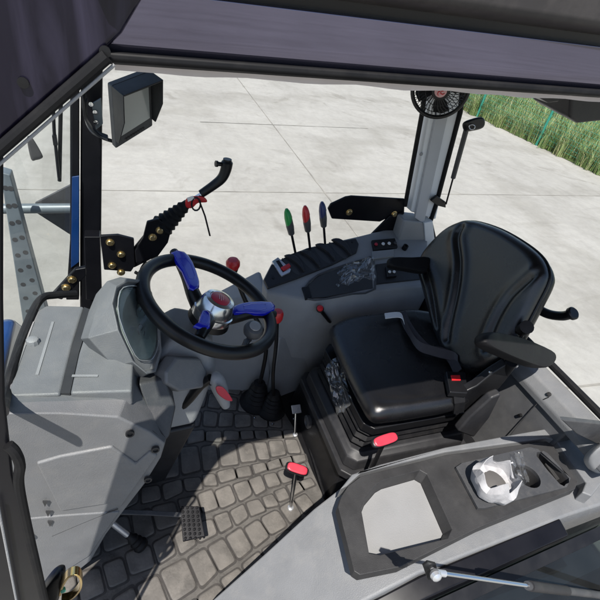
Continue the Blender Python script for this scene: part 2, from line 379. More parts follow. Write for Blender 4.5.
# foam lining peeking below the rail, ragged lower edge
mb = MB(); top = []; bot = []; N = 120
for i in range(N+1):
    x = HX0-.006+(HX1-HX0-.03)*i/N; z = hz0+sl_*(x-HX0)
    top.append(V((x, DY+.024, z-.004))); bot.append(V((x, DY+.026, z-.0165-.002*noise.noise(V((x*22, 0, 0))))))
mb.loft([top, bot, [p+V((0, .02, .002)) for p in bot], [p+V((0, .02, 0)) for p in top]], False, False, closed=False); cab.part('roof_lining', mb, M['liner'])
mb = MB(); mb.box((.65, .02, 1.55), (2.1, 1.26, .02)); cab.part('headliner', mb, M['dgray'])
# corner gusset (upper front)
g = [P(x, y, Y=DY-.004) for x, y in [(-60, 195), (-60, -60), (150, -60), (142, 0), (122, 34), (106, 50)]]
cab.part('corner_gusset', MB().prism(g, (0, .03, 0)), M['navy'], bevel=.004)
for x, y, rr in [(23, 83, .0032), (105, 52, .0034)]:
    p = P(x, y, Y=DY-.0065); cab.part('plug_hole', MB().lathe(p, (0, -1, 0), [(rr, -.002), (rr, 0), (0, .0002)], 16), M['black'])
e0, e1 = P(-50, 193, Y=DY-.006), P(107, 56, Y=DY-.006)
cab.part('gusset_seal', MB().tube([e0, e1], .0042, 10), M['rubber'])
dn = (e1-e0).normalized(); nn_ = V((dn.z, 0, -dn.x))
cab.part('gusset_highlight', MB().tube([e0+nn_*.006, e1+nn_*.006], .0011, 8), M['mgray'])  # thin gray strip added to draw the highlight along the seal
# near A pillar
ap = [P(x, y, Y=DY) for x, y in [(-60, 140), (8, 140), (7, 300), (8, 400), (16, 475), (42, 585), (60, 680), (-60, 680)]]
cab.part('door_pillar', MB().prism(ap, (-.035, .05, 0)), M['steelblk'], bevel=.006)
cab.part('pillar_seal', MB().tube(smooth_path([P(8, 445, Y=DY-.004), P(15, 452, Y=DY-.006), P(20, 465, Y=DY-.006), P(19, 485, Y=DY-.006), P(28, 530, Y=DY-.006), P(41, 585, Y=DY-.006), P(58, 660, Y=DY-.006)]), .0055, 10), M['rubber'])
cab.part('pillar_trim', MB().tube([P(-2, 505, Y=DY-.008), P(24, 640, Y=DY-.008)], .0016, 8), M['mgray'])
# far front pillar
FY = .5
fp = [P(x, y, Y=FY) for x, y in [(81, 40), (103, 40), (101, 250), (101, 310), (80, 310), (80, 240)]]
cab.part('front_pillar', MB().prism(fp, (0, .07, 0)), M['steelblk'], bevel=.006)
fp2 = [P(x, y, Y=FY-.012) for x, y in [(70, 60), (79, 60), (79, 300), (66, 300), (70, 240)]]
cab.part('pillar_flank', MB().prism(fp2, (0, .03, 0)), M['steelblk'], bevel=.003)
cab.part('pillar_skirt', MB().prism([P(x, y, Y=FY-.016) for x, y in [(72, 177), (79, 176), (79, 262), (71, 268)]], (0, .008, 0)), M['blueglass'], bevel=.001)
# windscreen base frame
wb = smooth_path([P(2, 412, Y=-.42), P(6, 396, Z=.745), P(12, 370, Z=.745), P(24, 332, Z=.745), P(40, 300, Z=.745), P(56, 295, Z=.735), P(76, 294, Z=.72)], 5)
cab.part('windscreen_frame', MB().tube(wb, .010, 10), M['rubber'])
# roof front and rear rails, rear pillar near side (outside the frame but carries the roof)
cab.part('front_rail', MB().box((-.28, -.02, 1.50), (.05, 1.08, .07)), M['steelblk'], bevel=.006)
# far side pillar with pale trim
RY = .62
rp = [P(x, y, Y=RY) for x, y in [(431, 40), (466, 40), (457, 110), (437, 205), (424, 216), (405, 207), (424, 108)]]
rpl = HL([(434, 50), (464, 50), (459, 112), (436, 220), (411, 212), (430, 112)], (1.0, RY, .9), (0, 1, 0))
cab.part('rear_pillar', MB().prism(rpl, (0, .06, 0)), M['pillar'], bevel=.008)
mid = HL([(442, 50), (453, 50), (449, 112), (424, 224), (415, 218), (437, 112)], (1.0, RY-.014, .9), (0, 1, 0))
cab.part('pillar_center_trim', MB().prism(mid, (0, .015, 0)), M['pillarmid'], bevel=.003)
cab.part('pillar_edge_seal', MB().tube([P(429, 50, Y=RY+.02), P(423, 108, Y=RY+.02), P(405, 206, Y=RY+.02)], .010, 10), M['rubber'])
cab.part('pillar_edge_seal', MB().tube([P(468, 50, Y=RY), P(460, 112, Y=RY), P(436, 204, Y=RY), P(430, 222, Y=RY), P(436, 248, Y=RY)], .012, 10), M['rubber'])
foot = HL([(404, 220), (424, 222), (430, 250), (395, 250)], (1.05, RY-.02, .7), (0, 1, 0))
cab.part('pillar_foot', MB().prism(foot, (0, .1, 0)), M['mgray'], bevel=.01)
foot2 = HL([(424, 223), (433, 221), (436, 252), (426, 252)], (1.05, RY-.026, .7), (0, 1, 0))
cab.part('pillar_foot', MB().prism(foot2, (0, .1, 0)), M['pillar'], bevel=.004)
for x, y in [(421, 154), (437, 155)]:
    cab.part('screw', MB().lathe(P(x, y, Y=RY-.003), (0, -1, 0), [(.008, 0), (.008, .003), (.003, .004)], 10), M['mgray'])
# glass of the windscreen
gA, gB, gC, gD, gE, gF = P(6, 120, Y=-.58), P(73, 30, Y=FY), P(72, 292, Y=FY), P(41, 300, Z=.752), P(12, 370, Z=.752), P(3, 404, Z=.752)
m_ = MB(); v = m_.vs([gA, gB, gC, gD, gE, gF])
for a, b in ((1, 2), (2, 3), (3, 4), (4, 5)): m_.face([v[0], v[a], v[b]])
r_ = bmesh.ops.solidify(m_.b, geom=m_.b.faces[:], thickness=.005)
cab.part('windscreen', m_, M['windscreen'])
# floor, inner wall below the console, door sill
cab.part('floor_pan', MB().box((.40, -.10, -.03), (1.7, 1.16, .05)), M['black'])

# ------------------------------------------------------------------ floor mat
fm = Thing('floor_mat', 'dusty dark rubber floor mat with rows of raised rounded tiles', 'floor mat', (0, -.1, 0))
mo = [V((-.48, .42, 0)), V((.36, .42, 0)), V((.42, .1, 0)), V((.43, -.12, 0)), V((.44, -.3, 0)), V((.42, -.52, 0)), V((-.48, -.58, 0))]
fm.part('mat_sheet', MB().prism([p+V((0, 0, -.004)) for p in mo], (0, 0, .009)), M['mat_rubber'], bevel=.003)
fm.part('mat_edge', MB().tube([P(300, 412, Z=.012), P(312, 455, Z=.012), P(325, 498, Z=.012)], .006, 8), M['rubber'])
mb = MB(); grv = MB(); fc = V((1.02, -.03, 0))
rows = [(-25, 4.4), (-19.4, 5.0), (-13.6, 4.8), (-8.6, 3.2), (-3.0, 6.4), (2.4, 3.0), (7.0, 4.6), (12.0, 3.6), (17.2, 5.2), (22.6, 4.2), (28.0, 5.2), (33.6, 4.4)]
def inside(p):
    c = False; n_ = len(mo)
    for i in range(n_):
        a, b = mo[i], mo[i-1]
        if (a.y > p.y) != (b.y > p.y) and p.x < (b.x-a.x)*(p.y-a.y)/(b.y-a.y)+a.x: c = not c
    return c
rnd = random.Random(12)
for ri, (ph, hh) in enumerate(rows):
    r0 = .595+.03*rnd.random()
    while r0 < 1.6:
        wd = (.064 if hh > 4.1 else .056)*(.75+.45*(r0-.5))*rnd.uniform(.82, 1.2)
        r1 = r0+wd; dj = rnd.uniform(-.5, .5); sk_ = rnd.uniform(-.9, .9)
        pt = lambda r, a: fc+V((-r*math.cos(math.radians(a)), -r*math.sin(math.radians(a)), 0))
        h2 = hh*.45
        c = [pt(r0, ph-h2+dj*.3-sk_*.2), pt(r1, ph-h2+dj*.3+sk_*.2), pt(r1, ph+h2+dj*.3+sk_*.3), pt(r0, ph+h2+dj*.3-sk_*.3)]
        c = [p+V((rnd.uniform(-.003, .003), rnd.uniform(-.003, .003), 0)) for p in c]
        if all(inside(p) for p in c):
            lo = []; md = min((c[i]-c[i-1]).length for i in range(4))
            for i in range(4):
                p, a, b = c[i], c[i-1], c[(i+1) % 4]; rad = md*rnd.uniform(.16, .27)
                da, db = (a-p).normalized()*rad, (b-p).normalized()*rad
                for t in (0, .25, .5, .75, 1): lo.append(p+da*(1-t)**2+db*t*t)
            ce = sum(lo, V())/len(lo); tl_ = V((0, 0, rnd.uniform(-.0008, .0008)))
            grv.loft([[ce+(q-ce)*(1+.0055/md*2)+V((0, 0, .003)) for q in lo], [ce+(q-ce)*(1+.0048/md*2)+V((0, 0, .0056)) for q in lo]])
            mb.loft([[q+V((0, 0, .003)) for q in lo], [q+V((0, 0, .008))+tl_ for q in lo], [ce+(q-ce)*.95+V((0, 0, .0098))+tl_ for q in lo], [ce+(q-ce)*.86+V((0, 0, .0104))+tl_ for q in lo]])
        r0 = r1+.010
fm.part('tile_groove', grv, M['groove'])['kind'] = 'stuff'
fm.part('mat_tile', mb, M['mat_tile'])['kind'] = 'stuff'

# ------------------------------------------------------------------ dashboard
da = Thing('dashboard', 'large light gray plastic dashboard with knob, screws and folded side panel by the windscreen', 'dashboard', (-.3, 0, 0))
Yf = -.30
near = [(3, 413), (60, 413), (118, 417), (150, 432), (165, 443), (161, 458), (145, 484), (124, 511), (106, 535), (91, 561), (70, 578), (44, 589), (14, 560), (4, 500)]
L0 = [P(x, y, Y=Yf) for x, y in near]
crease = {0: (4, 399), 1: (60, 396), 2: (128, 394), 3: (152, 415), 4: (168, 436)}
c0 = sum(L0, V())/len(L0)
L1 = []
for i, p in enumerate(L0):
    if i in crease: L1.append(P(*crease[i], Y=-.235))
    else: q = c0+(p-c0)*1.03; L1.append(V((q.x, -.255, q.z)))
L2 = [V((p.x, .05, min(p.z, .735) if i < 3 else p.z)) for i, p in enumerate(L1)]
L2 = [V((p.x, .07, .725 if i < 3 else p.z)) for i, p in enumerate(L1)]
xl = P(37, 306, Z=.725).x
for i in (0, 12, 13): L2[i].x = max(L2[i].x, xl)
L3 = [V((p.x, .12, p.z-.05)) for p in L2]
da.part('body', MB().loft([L0, L1, L2, L3]), M['lgray'], bevel=.009, seg=3)
# top panels (z just above the body's top)
zt = L1[0].z
tp = lambda pts, dz: [P(x, y, Z=.735+dz) for x, y in pts]
def slabtop(name, pts, dz, th, m, bev=.003, parent=None):
    lo = tp(pts, dz); return da.part(name, MB().prism(lo, (0, 0, -th)), m, bevel=bev, parent=parent)
hood = slabtop('top_cover', [(8, 396), (14, 372), (24, 338), (36, 311), (46, 305), (84, 306), (72, 345), (60, 394)], .008, .05, M['lgray'], .006)
slabtop('top_cover', [(70, 393), (79, 352), (92, 312), (128, 318), (134, 350), (132, 391)], .010, .05, M['lgray'], .006)
slabtop('cover_gap', [(60, 393), (72, 345), (84, 307), (92, 310), (79, 352), (70, 393)], .004, .04, M['slot'], 0)
for a, b in [((33, 322), (15, 372)), ((53, 322), (37, 375)), ((72, 376), (98, 376))]:
    zz = .7435 if a[0] < 60 else .7462; p, q = P(*a, Z=zz), P(*b, Z=zz); d = (q-p).normalized(); s_ = V((-d.y, d.x, 0))*.003
    da.part('press_line', MB().prism([p-s_, p+s_, q+s_, q-s_], (0, 0, .0015)), M['mgray'])
da.part('knob', MB().lathe(P(33, 343, Z=.743), (0, 0, 1), [(.014, 0), (.014, .004), (.0125, .012), (.009, .0145), (0, .015)], 20, wob=lambda q, i: 1+.04*math.cos(q*10)), M['mgray'])
# near face relief: raised panel, fold, vents, screws
def facepanel(name, pts, off, m, th=.012, bev=.004):
    return da.part(name, MB().prism([P(x, y, Y=Yf-off) for x, y in pts], (0, th, 0)), m, bevel=bev)
facepanel('side_panel', [(36, 464), (60, 457), (112, 447), (136, 464), (150, 452), (158, 456), (121, 508), (110, 504), (60, 512)], .006, M['lgray'], .016, .005)
facepanel('lower_panel', [(20, 520), (30, 560), (46, 584), (90, 556), (106, 532), (120, 512), (62, 516)], .004, M['lgray'], .014, .004)
for x, y in [(130, 434), (155.5, 450), (148, 480)]:
    s_ = da.part('screw', MB().lathe(P(x, y, Y=Yf-.008), (0, -1, .1), [(.0095, -.004), (.0095, .002), (.006, .0025), (.0055, -.001), (0, -.001)], 14), M['charcoal'])
for sm_ in ([(2, 411), (60, 411), (119, 414.5), (150, 429), (164, 441)], [(52, 536), (80, 524), (107, 513), (118, 509)]):
    da.part('seam', MB().tube([P(x, y, Y=(-.285 if sm_[0][0] == 2 else Yf-.003)) for x, y in sm_], .0016, 6), M['slot'])
for x, y in [(45, 504), (48, 514), (50, 524)]:
    da.part('vent', MB().prism([P(x-2.5, y-2, Y=Yf-.009), P(x+2.5, y-2, Y=Yf-.009), P(x, y+3, Y=Yf-.009)], (0, .004, 0)), M['slot'])
da.part('clip', MB().lathe(P(29, 537, Y=Yf-.012), (0, -1, .2), [(.008, -.003), (.008, .003), (.004, .004), (.003, 0)], 14), M['satin'])

# dark strut running from the dashboard to the floor, brake pedal
dk = Thing('pedal_support', 'dark ribbed strut with a rubber boot beneath the dashboard edge', 'strut', P(140, 545, Z=.0))
a, b = P(108, 520, Y=-.22), P(142, 546, Z=.03)
dk.part('rod', MB().tube([a, a+(b-a)*.75], .009), M['satin']); dk.part('boot', MB().lathe(b-(b-a).normalized()*.02, (a-b), [(.022, -.02), (.024, -.01), (.018, 0), (.021, .008), (.015, .016), (.018, .024), (.011, .034), (.010, .05)], 18), M['rubber'])
pd = Thing('brake_pedal', 'black metal pedal with ribbed rubber tread above the mat', 'pedal', P(195, 522, Z=0))
pz = .10
pc = [P(180, 506, Z=pz+.02), P(199, 506, Z=pz+.02), P(205, 536, Z=pz-.01), P(183, 541, Z=pz-.01)]
pd.part('plate', MB().prism(pc, (0, 0, -.008)), M['steelblk'], bevel=.002)
un = (pc[1]-pc[0])/4; vn = (pc[3]-pc[0])/8
mb = MB()
for i in range(4):
    for j in range(8):
        c = pc[0]+un*(i+.5)+vn*(j+.5)+V((0, 0, .003)); mb.lathe(c, (0, 0, 1), [(.0042, -.003), (.004, .002), (.002, .0035)], 8)
pd.part('tread', mb, M['rubber'])
pd.part('arm', MB().ribbon([P(118, 512, Z=.16), P(150, 513, Z=.13), P(184, 515, Z=.105)], (0, .014, .004), .008), M['dgray'], bevel=.002)

# ------------------------------------------------------------------ instrument cluster
ic = Thing('instrument_cluster', 'gray hooded instrument pod with dark curved display behind the steering wheel', 'instrument panel', P(135, 340, Z=.72))
ICC = P(137, 325, Z=.80); ICN = V((.80, -.42, .55)).normalized()
face = [(116, 286), (128, 279), (141, 280), (152, 292), (160, 325), (162, 352), (156, 372), (147, 374), (133, 362), (118, 330), (112, 303)]
back = [(107, 281), (120, 277), (134, 280), (146, 290), (154, 322), (157, 352), (151, 374), (138, 380), (113, 366), (88, 338), (98, 303)]
Fl = [H(x, y, ICC, ICN) for x, y in face]; Bl = [H(x, y, ICC-ICN*.06, ICN) for x, y in back]
cc = sum(Bl, V())/len(Bl)
Bl2 = [cc+(p-cc)*.80-ICN*.05 for p in Bl]
cf = sum(Fl, V())/len(Fl); Fi = [cf+(p-cf)*.94-ICN*.001 for p in Fl]; Fi2 = [cf+(p-cf)*.92-ICN*.012 for p in Fl]
sub = lambda l: smooth_loop(l, 3)
ic.part('housing', MB().loft([Bl2, Bl, Fl, Fi, Fi2]), M['lgray'], bevel=.005, seg=3, ang=28)
dsp = HL([(120, 293), (131, 288), (141, 291), (151, 305), (157, 325), (156, 345), (151, 357), (144, 359), (134, 354), (119, 318)], ICC-ICN*.008, ICN)
d_ = ic.part('display', MB().prism(sub(dsp), -ICN*.01), M['lcd'], bevel=.002)
cd_ = sum(dsp, V())/len(dsp)
ic.part('lens', MB().puff([cd_+(p-cd_)*1.04 for p in dsp], ICN, .004, .002, .03, 4, sm=3), M['lens'])
ic.part('lens_rim', MB().tube(smooth_loop([cd_+(p-cd_)*1.05+ICN*.004 for p in dsp], 3), 0.0012, 6, closed=True), M['satin'])
up_ = (dsp[1]-dsp[8]); up_ = (up_-ICN*(up_@ICN)).normalized(); rt_ = up_.cross(ICN).normalized()
for k_, rr_, pos in ((0, .021, .30), (1, .016, -.18)):
    c_ = cd_+up_*.10*pos+ICN*.0006
    ic.part('dial', MB().tube([c_+(rt_*math.cos(q)*.75+up_*math.sin(q))*rr_ for q in [PI*1.25-PI*1.5*i/20 for i in range(21)]], .0012, 6), M['mgray'], parent=d_)
    ic.part('needle', MB().ribbon([c_, c_+(rt_*.4+up_*.6)*rr_], rt_*.0016, .0008), M['dgray'], parent=d_)
# ------------------------------------------------------------------ steering column
WC = V((0, 0, .78)); WN = V((.35, -.05, 1)).normalized()
sc = Thing('steering_column', 'gray boxy steering column shroud under the wheel', 'steering column', (-.08, 0, 0))
base = [V((-.26, -.05, .0)), V((-.12, -.04, .0)), V((-.12, .13, 0)), V((-.26, .13, 0))]
l1 = [V((-.24, -.13, .40)), V((-.04, -.115, .40)), V((.0, .10, .43)), V((-.22, .12, .45))]
l2 = [V((-.20, -.115, .64)), V((.01, -.10, .60)), V((.03, .09, .60)), V((-.18, .10, .64))]
l3 = [V((-.10, -.07, .725)), V((.0, -.06, .70)), V((.01, .06, .70)), V((-.09, .07, .725))]
sc.part('shroud_base', MB().loft([base, [c0_*.97 for c0_ in l1]]), M['charcoal'], bevel=.01)
sc.part('shroud', MB().loft([l1, l2, l3]), M['mgray'], bevel=.02, seg=3)
sp = [(166, 372), (178, 357), (201, 358), (208, 372), (204, 388), (180, 392), (166, 384)]
sc.part('shroud_panel', MB().prism(HL(sp, (.0, -.16, .52), (.62, -.62, .42)), V((-.62, .62, -.42))*.05), M['lgray'], bevel=.008, seg=3)
sc.part('lower_cover', MB().prism(HL([(138, 384), (165, 378), (176, 408), (170, 436), (166, 442), (150, 418)], (-.1, -.24, .58), (.3, -.7, .6)), V((0, .12, -.03))), M['dgray'], bevel=.006)
sc.part('shaft', MB().tube([WC-WN*.12, WC-WN*.01], .026, 18), M['black'])

# ------------------------------------------------------------------ steering wheel
sw = Thing('steering_wheel', 'black steering wheel with blue spoke inserts and silver hub', 'steering wheel', WC)
A_, B_, _ = frame(WN)
ring = [WC+(A_*math.cos(q)+B_*math.sin(q))*.186 for q in [2*PI*i/72 for i in range(72)]]
sw.part('rim', MB().tube(ring, .0185, 18, closed=True), M['black'])
Hc = WC-WN*.02
def onw(x, y, off=.004): return H(x, y, WC+WN*off, WN)
for s0 in [[(174, 252), (186, 275), (194, 296), (205, 318)], [(274, 314), (252, 313), (236, 316), (216, 320)], [(199, 338), (203, 330), (207, 322), (210, 316)]]:
    p3 = [onw(*s0[0], .0), onw(*s0[1], .004), onw(*s0[2], -.004), onw(*s0[3], -.03)]
    sw.part('spoke', MB().tube(smooth_path(p3, 4), [.013, .016, .018, .024], 12), M['black'])
for poly in [[(171, 253), (183, 252), (192, 263), (199, 283), (197, 290), (189, 289), (182, 272)],
             [(233, 307), (248, 303), (272, 303), (274, 311), (264, 315), (245, 314), (234, 314)],
             [(197, 325), (202, 311), (209, 313), (210, 325), (207, 331), (193, 327)]]:
    gi = sw.part('grip_insert', MB().puff([onw(x, y, .013) for x, y in poly], WN, .008, .008, .012, 3, sm=2), M['blue'])
    c = sum([onw(x, y, .013) for x, y in poly], V())/len(poly)
    ln = [c+(onw(x, y, .013)-c)*.55+WN*.0075 for x, y in poly]
    sw.part('insert_groove', MB().tube(ln, .0014, 6, closed=True), M['blue'], parent=gi)
hc = onw(213, 312, -.01)
sw.part('hub_base', MB().lathe(hc-WN*.03, WN, [(.035, -.02), (.06, 0), (.055, .02)], 28), M['black'])
hb = sw.part('hub_cap', MB().lathe(hc, WN, [(.056, -.012), (.058, 0), (.057, .010), (.053, .012), (.052, .016), (.050, .022), (.045, .040), (.040, .048), (.030, .051), (.028, .049), (0, .049)], 40), M['chromehub'])
sw.part('emblem', MB().lathe(hc+WN*.048, WN, [(.0265, 0), (.0265, .003), (.023, .005), (0, .0055)], 28), M['redhot'], parent=hb)
em = hc+WN*.0545; mb = MB()
for dx, l_ in [(-.005, .010), (0, .014), (.005, .010)]:
    mb.ribbon([em+A_*-l_+B_*dx, em+A_*l_+B_*dx], B_*.0016, .0006)
sw.part('emblem_mark', mb, M['pinkdisc'], parent=hb)
kn = onw(250, 336, .02); kz = WN
k_ = sw.part('spinner_knob', MB().lathe(kn+WN*.01, V((.1, -.25, 1)), [(.008, -.03), (.008, -.008), (.016, -.004), (.0245, .006), (.026, .016), (.022, .028), (.014, .033), (0, .034)], 24), M['dgray'])
sw.part('knob_button', MB().lathe(kn+WN*.01+V((.1, -.25, 1)).normalized()*.031, V((.1, -.25, 1)), [(.015, 0), (.0145, .003), (.012, .0035), (0, .0035)], 20), M['satin'], parent=k_)
sw.part('knob_clamp', MB().tube([kn-WN*.02, onw(243, 350, 0)], .009, 10), M['dgray'], parent=k_)

# shuttle lever under the wheel
sh = Thing('shuttle_lever', 'curved dark lever with gray grip and pinkish red insert', 'lever', P(205, 400, Y=-.12))
pth = [P(183, 405, Y=-.10), P(190, 398, Y=-.11), P(200, 386, Y=-.12), P(211, 378, Y=-.13)]
sh.part('stalk', MB().tube(smooth_path(pth), [.014, .013], 12), M['black'])
gp = smooth_path([P(211, 378, Y=-.13), P(216, 380, Y=-.135), P(221, 392, Y=-.145), P(226, 406, Y=-.15)], 5)
n_ = len(gp); sh.part('grip', MB().tube(gp, [.012+.011*math.sin(PI*min(1, (i+2)/(n_+1)))for i in range(n_)], 16), M['mgray'])
sh.part('insert', MB().puff([P(x, y, Y=-.172) for x, y in [(216, 387), (223, 387), (231, 397), (232, 401), (226, 400), (218, 394)]], (.1, -.75, .6), .004, .008, .006, 3), M['redhot'])

# ------------------------------------------------------------------ gear levers with bellows
gl = Thing('gear_lever', 'tall black gear lever with a red knob and rubber bellows, behind the wheel rim', 'gear lever', V((.27, .20, 0)), group='gear levers by the mat')
def bellows(c, r, h, axis=(0, 0, 1), n=5):
    pr = [(r*1.25, 0), (r*1.25, .008)]
    for i in range(n):
        t0 = i/n; t1 = (i+.5)/n; s_ = 1-.5*t0
        pr += [(r*s_, .012+h*t0), (r*s_*.78, .012+h*t1)]
    pr += [(r*.42, h+.014), (.01, h+.02)]
    return MB().lathe(c, axis, pr, 24)
def gear(t, base, pts, rr, boot_r, boot_h, knob):
    t.part('bellows', bellows(base, boot_r, boot_h), M['rubber'])
    t.part('rod', MB().tube(smooth_path(pts), rr, 12), M['black'])
    kb, kax, kp = knob
    kk = t.part('knob', MB().lathe(kb, kax, kp, 22), M['red'])
    t.part('knob_collar', MB().lathe(kb, kax, [(kp[0][0]*.7, -.02), (kp[0][0]*.95, -.004), (kp[0][0]*.9, .004)], 18), M['black'], parent=kk)
    for x, y in [(247, 401), (256, 418), (273, 424)]: pass
b1 = P(256, 402, Z=.01); b2 = P(271, 410, Z=.01)
k1 = P(233, 268, Y=.33)
gear(gl, b1, [b1+V((0, 0, .08)), P(266, 352, Y=.24), P(262, 330, Y=.26), P(245, 300, Y=.30), k1], .0085, .058, .11, (k1, V((-.1, .0, 1)), [(.020, 0), (.025, .012), (.025, .026), (.018, .036), (0, .038)]))
gl2 = Thing('gear_lever', 'shorter black gear lever with a red grip at the right of the wheel rim', 'gear lever', V((.32, .15, 0)), group='gear levers by the mat')
k2 = P(277, 318, Y=.18)
gear(gl2, b2, [b2+V((0, 0, .08)), P(273, 375, Y=.15), P(276, 345, Y=.17), k2], .0075, .05, .10, (k2, V((0, 0, 1)), [(.017, -.012), (.021, 0), (.021, .022), (.016, .032), (0, .034)]))
for t, pts in ((gl, [(246, 401), (255, 418)]), (gl2, [(273, 424), (294, 419)]),):
    for x, y in pts: t.part('screw', MB().lathe(P(x, y, Z=.02), (0, 0, 1), [(.005, -.004), (.005, .002), (0, .004)], 8), M['chrome'])

# small levers standing on the floor
cp = Thing('chrome_pedal', 'small square chrome pedal on a thin stem beside the gear bellows', 'pedal', P(295, 435, Z=0))
cb = P(295, 435, Z=.012); ct = P(296, 410, X=cb.x+.005)
cp.part('stem', MB().tube([cb, ct], .0055, 10), M['chrome']); cp.part('collar', MB().lathe(cb, (0, 0, 1), [(.011, 0), (.010, .007), (.007, .009)], 14), M['satin'])
cp.part('pad', MB().prism([ct+V((dx, dy, dz)) for dx, dy, dz in [(-.02, -.014, -.006), (.02, -.014, -.006), (.02, .016, .012), (-.02, .016, .012)]], (0, -.003, .006)), M['satin'], bevel=.002)
tl = Thing('floor_lever', 'short chrome lever with a flat red cap on the sunlit mat', 'lever', P(290, 508, Z=0))
cb = P(290.5, 508, Z=.012); ct = P(297, 469, X=cb.x+.0)
tl.part('stem', MB().tube([cb, ct], .0055, 10), M['chrome']); tl.part('collar', MB().lathe(cb, (0, 0, 1), [(.012, -.004), (.011, .006), (.007, .008)], 14), M['satin'])
def redhandle(t, c, ax, w_=.028, d=.013):
    up = V((0, -.35, 1)).normalized(); ax = V(ax); ax = (ax-up*(ax@up)).normalized(); s_ = up.cross(ax)
    out = [c+ax*w_*math.copysign(abs(math.cos(q))**.6, math.cos(q))+s_*d*math.copysign(abs(math.sin(q))**.6, math.sin(q)) for q in [2*PI*i/20 for i in range(20)]]
    kk = t.part('handle', MB().puff(out, up, .007, .012, .009, 3, sm=0), M['black'])
    out2 = [c+(p-c)*.86+up*.0055 for p in out]
    t.part('insert', MB().puff(out2, up, .004, .003, .005, 3, sm=0), M['redhot'], parent=kk)
redhandle(tl, ct, (1, -.55, 0), .042, .018)
sv = Thing('seat_lever', 'black lever with a flat red cap between seat base and near console', 'lever', P(386, 468, Z=.2))
ct = P(385, 440, Y=-.31); sv.part('stem', MB().ribbon([ct+V((.004, .0, -.22)), ct], (.014, 0, 0), .008), M['black'], bevel=.002)
redhandle(sv, ct, (1, .12, 0), .050, .018)

# ------------------------------------------------------------------ far side console
fcn = Thing('side_console', 'dark gray side console with lever slots, switches and tray on the far side', 'console', (.7, .5, 0))
PN = V((0, -.29, 1)).normalized(); PP_ = V((.5, .36, .56))
top = [(267, 292), (262, 280), (272, 262), (307, 247), (357, 236), (398, 226), (428, 232), (428, 285), (375, 291), (306, 299)]
T3 = HL(top, PP_, PN)
def down(p, z, dy=0): return V((p.x, p.y+dy, z))
Lb = [down(p, -.02, .02 if p.y < .45 else -.02) for p in T3]
Lm = [p+V((0, 0, -.035)) for p in T3]
Tin = [V((p.x, p.y, p.z)) for p in T3]
lo = []
for p in T3: lo.append(V((p.x, p.y-.018 if p.y < .42 else p.y+.01, p.z-.05)))
fcn.part('body', MB().loft([Lb, lo, T3]), M['mgray'], bevel=.010, seg=3)
up = PN
def cp_(pts, off, th, m, name, bev=.002, sm=0, parent=None):
    l_ = HL(pts, PP_+PN*off, PN)
    if sm: l_ = smooth_loop(l_, sm)
    return fcn.part(name, MB().prism(l_, -PN*th), m, bevel=bev, parent=parent)
panel = cp_([(268, 288), (264, 279), (271, 265), (290, 254), (307, 248), (332, 242), (356, 238), (359, 244), (357, 252), (333, 264), (297, 278)], .010, .02, M['charcoal'], 'lever_panel', .004)
# crescent slots
for x, y in [(293, 262), (309, 258), (324, 251), (340, 246)]:
    out = [H(x+dx, y+dy, PP_+PN*.011, PN) for dx, dy in [(-9, -6), (-2, -7), (6, -2), (11, 7), (10, 10), (4, 3), (-3, -2)]]
    fcn.part('slot_rib', MB().puff(out, PN, .010, .002, .007, 3, sm=3), M['charcoal'], parent=panel)
    out = [H(x+dx, y+dy, PP_+PN*.0105, PN) for dx, dy in [(-11, -4), (-5, -1), (2, 5), (7, 12), (3, 12), (-4, 6)]]
    fcn.part('slot', MB().prism(smooth_loop(out, 2), -PN*.004), M['slot'], parent=panel)
sp_ = cp_([(272, 261), (278, 257), (291, 269), (290, 272), (282, 276), (280, 274)], .016, .01, M['satin'], 'shift_plate', .002, parent=panel)
cp_([(276, 261), (279, 260), (286, 270), (283, 272)], .0175, .004, M['black'], 'shift_slot', 0, parent=panel)
fcn.part('shift_tab', MB().prism(HL([(281, 267), (289, 263), (291, 266), (284, 270)], PP_+PN*.025, PN), -PN*.01), M['red'], bevel=.002, parent=panel)
for x, y in [(273, 278), (352, 242)]:
    fcn.part('panel_screw', MB().lathe(H(x, y, PP_+PN*.009, PN), PN, [(.006, 0), (.006, .003), (0, .003)], 10), M['black'], parent=panel)
# tray recess with dark lining
cp_([(306, 287), (318, 276), (345, 266), (362, 260), (371, 258), (373, 288), (352, 292), (325, 297), (309, 298)], .003, .01, M['slot'], 'tray', .002)
tr = HL([(305, 288), (318, 275), (345, 265), (365, 259), (373, 259), (375, 289), (352, 294), (325, 299), (308, 299)], PP_+PN*.004, PN)
fcn.part('tray_rim', MB().tube(smooth_loop(tr, 2), .004, 8, closed=True), M['dgray'])
cp_([(302, 287), (309, 286), (312, 297), (306, 299)], .008, .012, M['black'], 'tray_clip', .002)
# switch banks
bk = cp_([(372, 240), (395, 238), (398, 247), (374, 250)], .012, .02, M['black'], 'switch_bank', .002)
for i, x in enumerate((376, 383, 389, 395)):
    fcn.part('switch', MB().lathe(H(x, 244.5-i*.4, PP_+PN*.014, PN), PN, [(.008, 0), (.007, .006), (0, .007)], 10), M['white' if i in (1, 2) else 'redhot'] if i != 3 else M['dgray'], parent=bk)
pl = cp_([(376, 264), (421, 258), (421, 279), (376, 284)], .006, .03, M['charcoal'], 'rear_panel', .004)
bk = cp_([(386, 266), (395, 265), (397, 276), (387, 277)], .016, .02, M['black'], 'switch_bank', .002)
for x in (389.5, 394): fcn.part('switch', MB().lathe(H(x, 272, PP_+PN*.018, PN), PN, [(.007, 0), (.006, .005), (0, .006)], 10), M['white'], parent=bk)
cp_([(372, 251), (394, 249), (394, 256), (373, 259)], .010, .01, M['mgray'], 'handle_pad', .003)
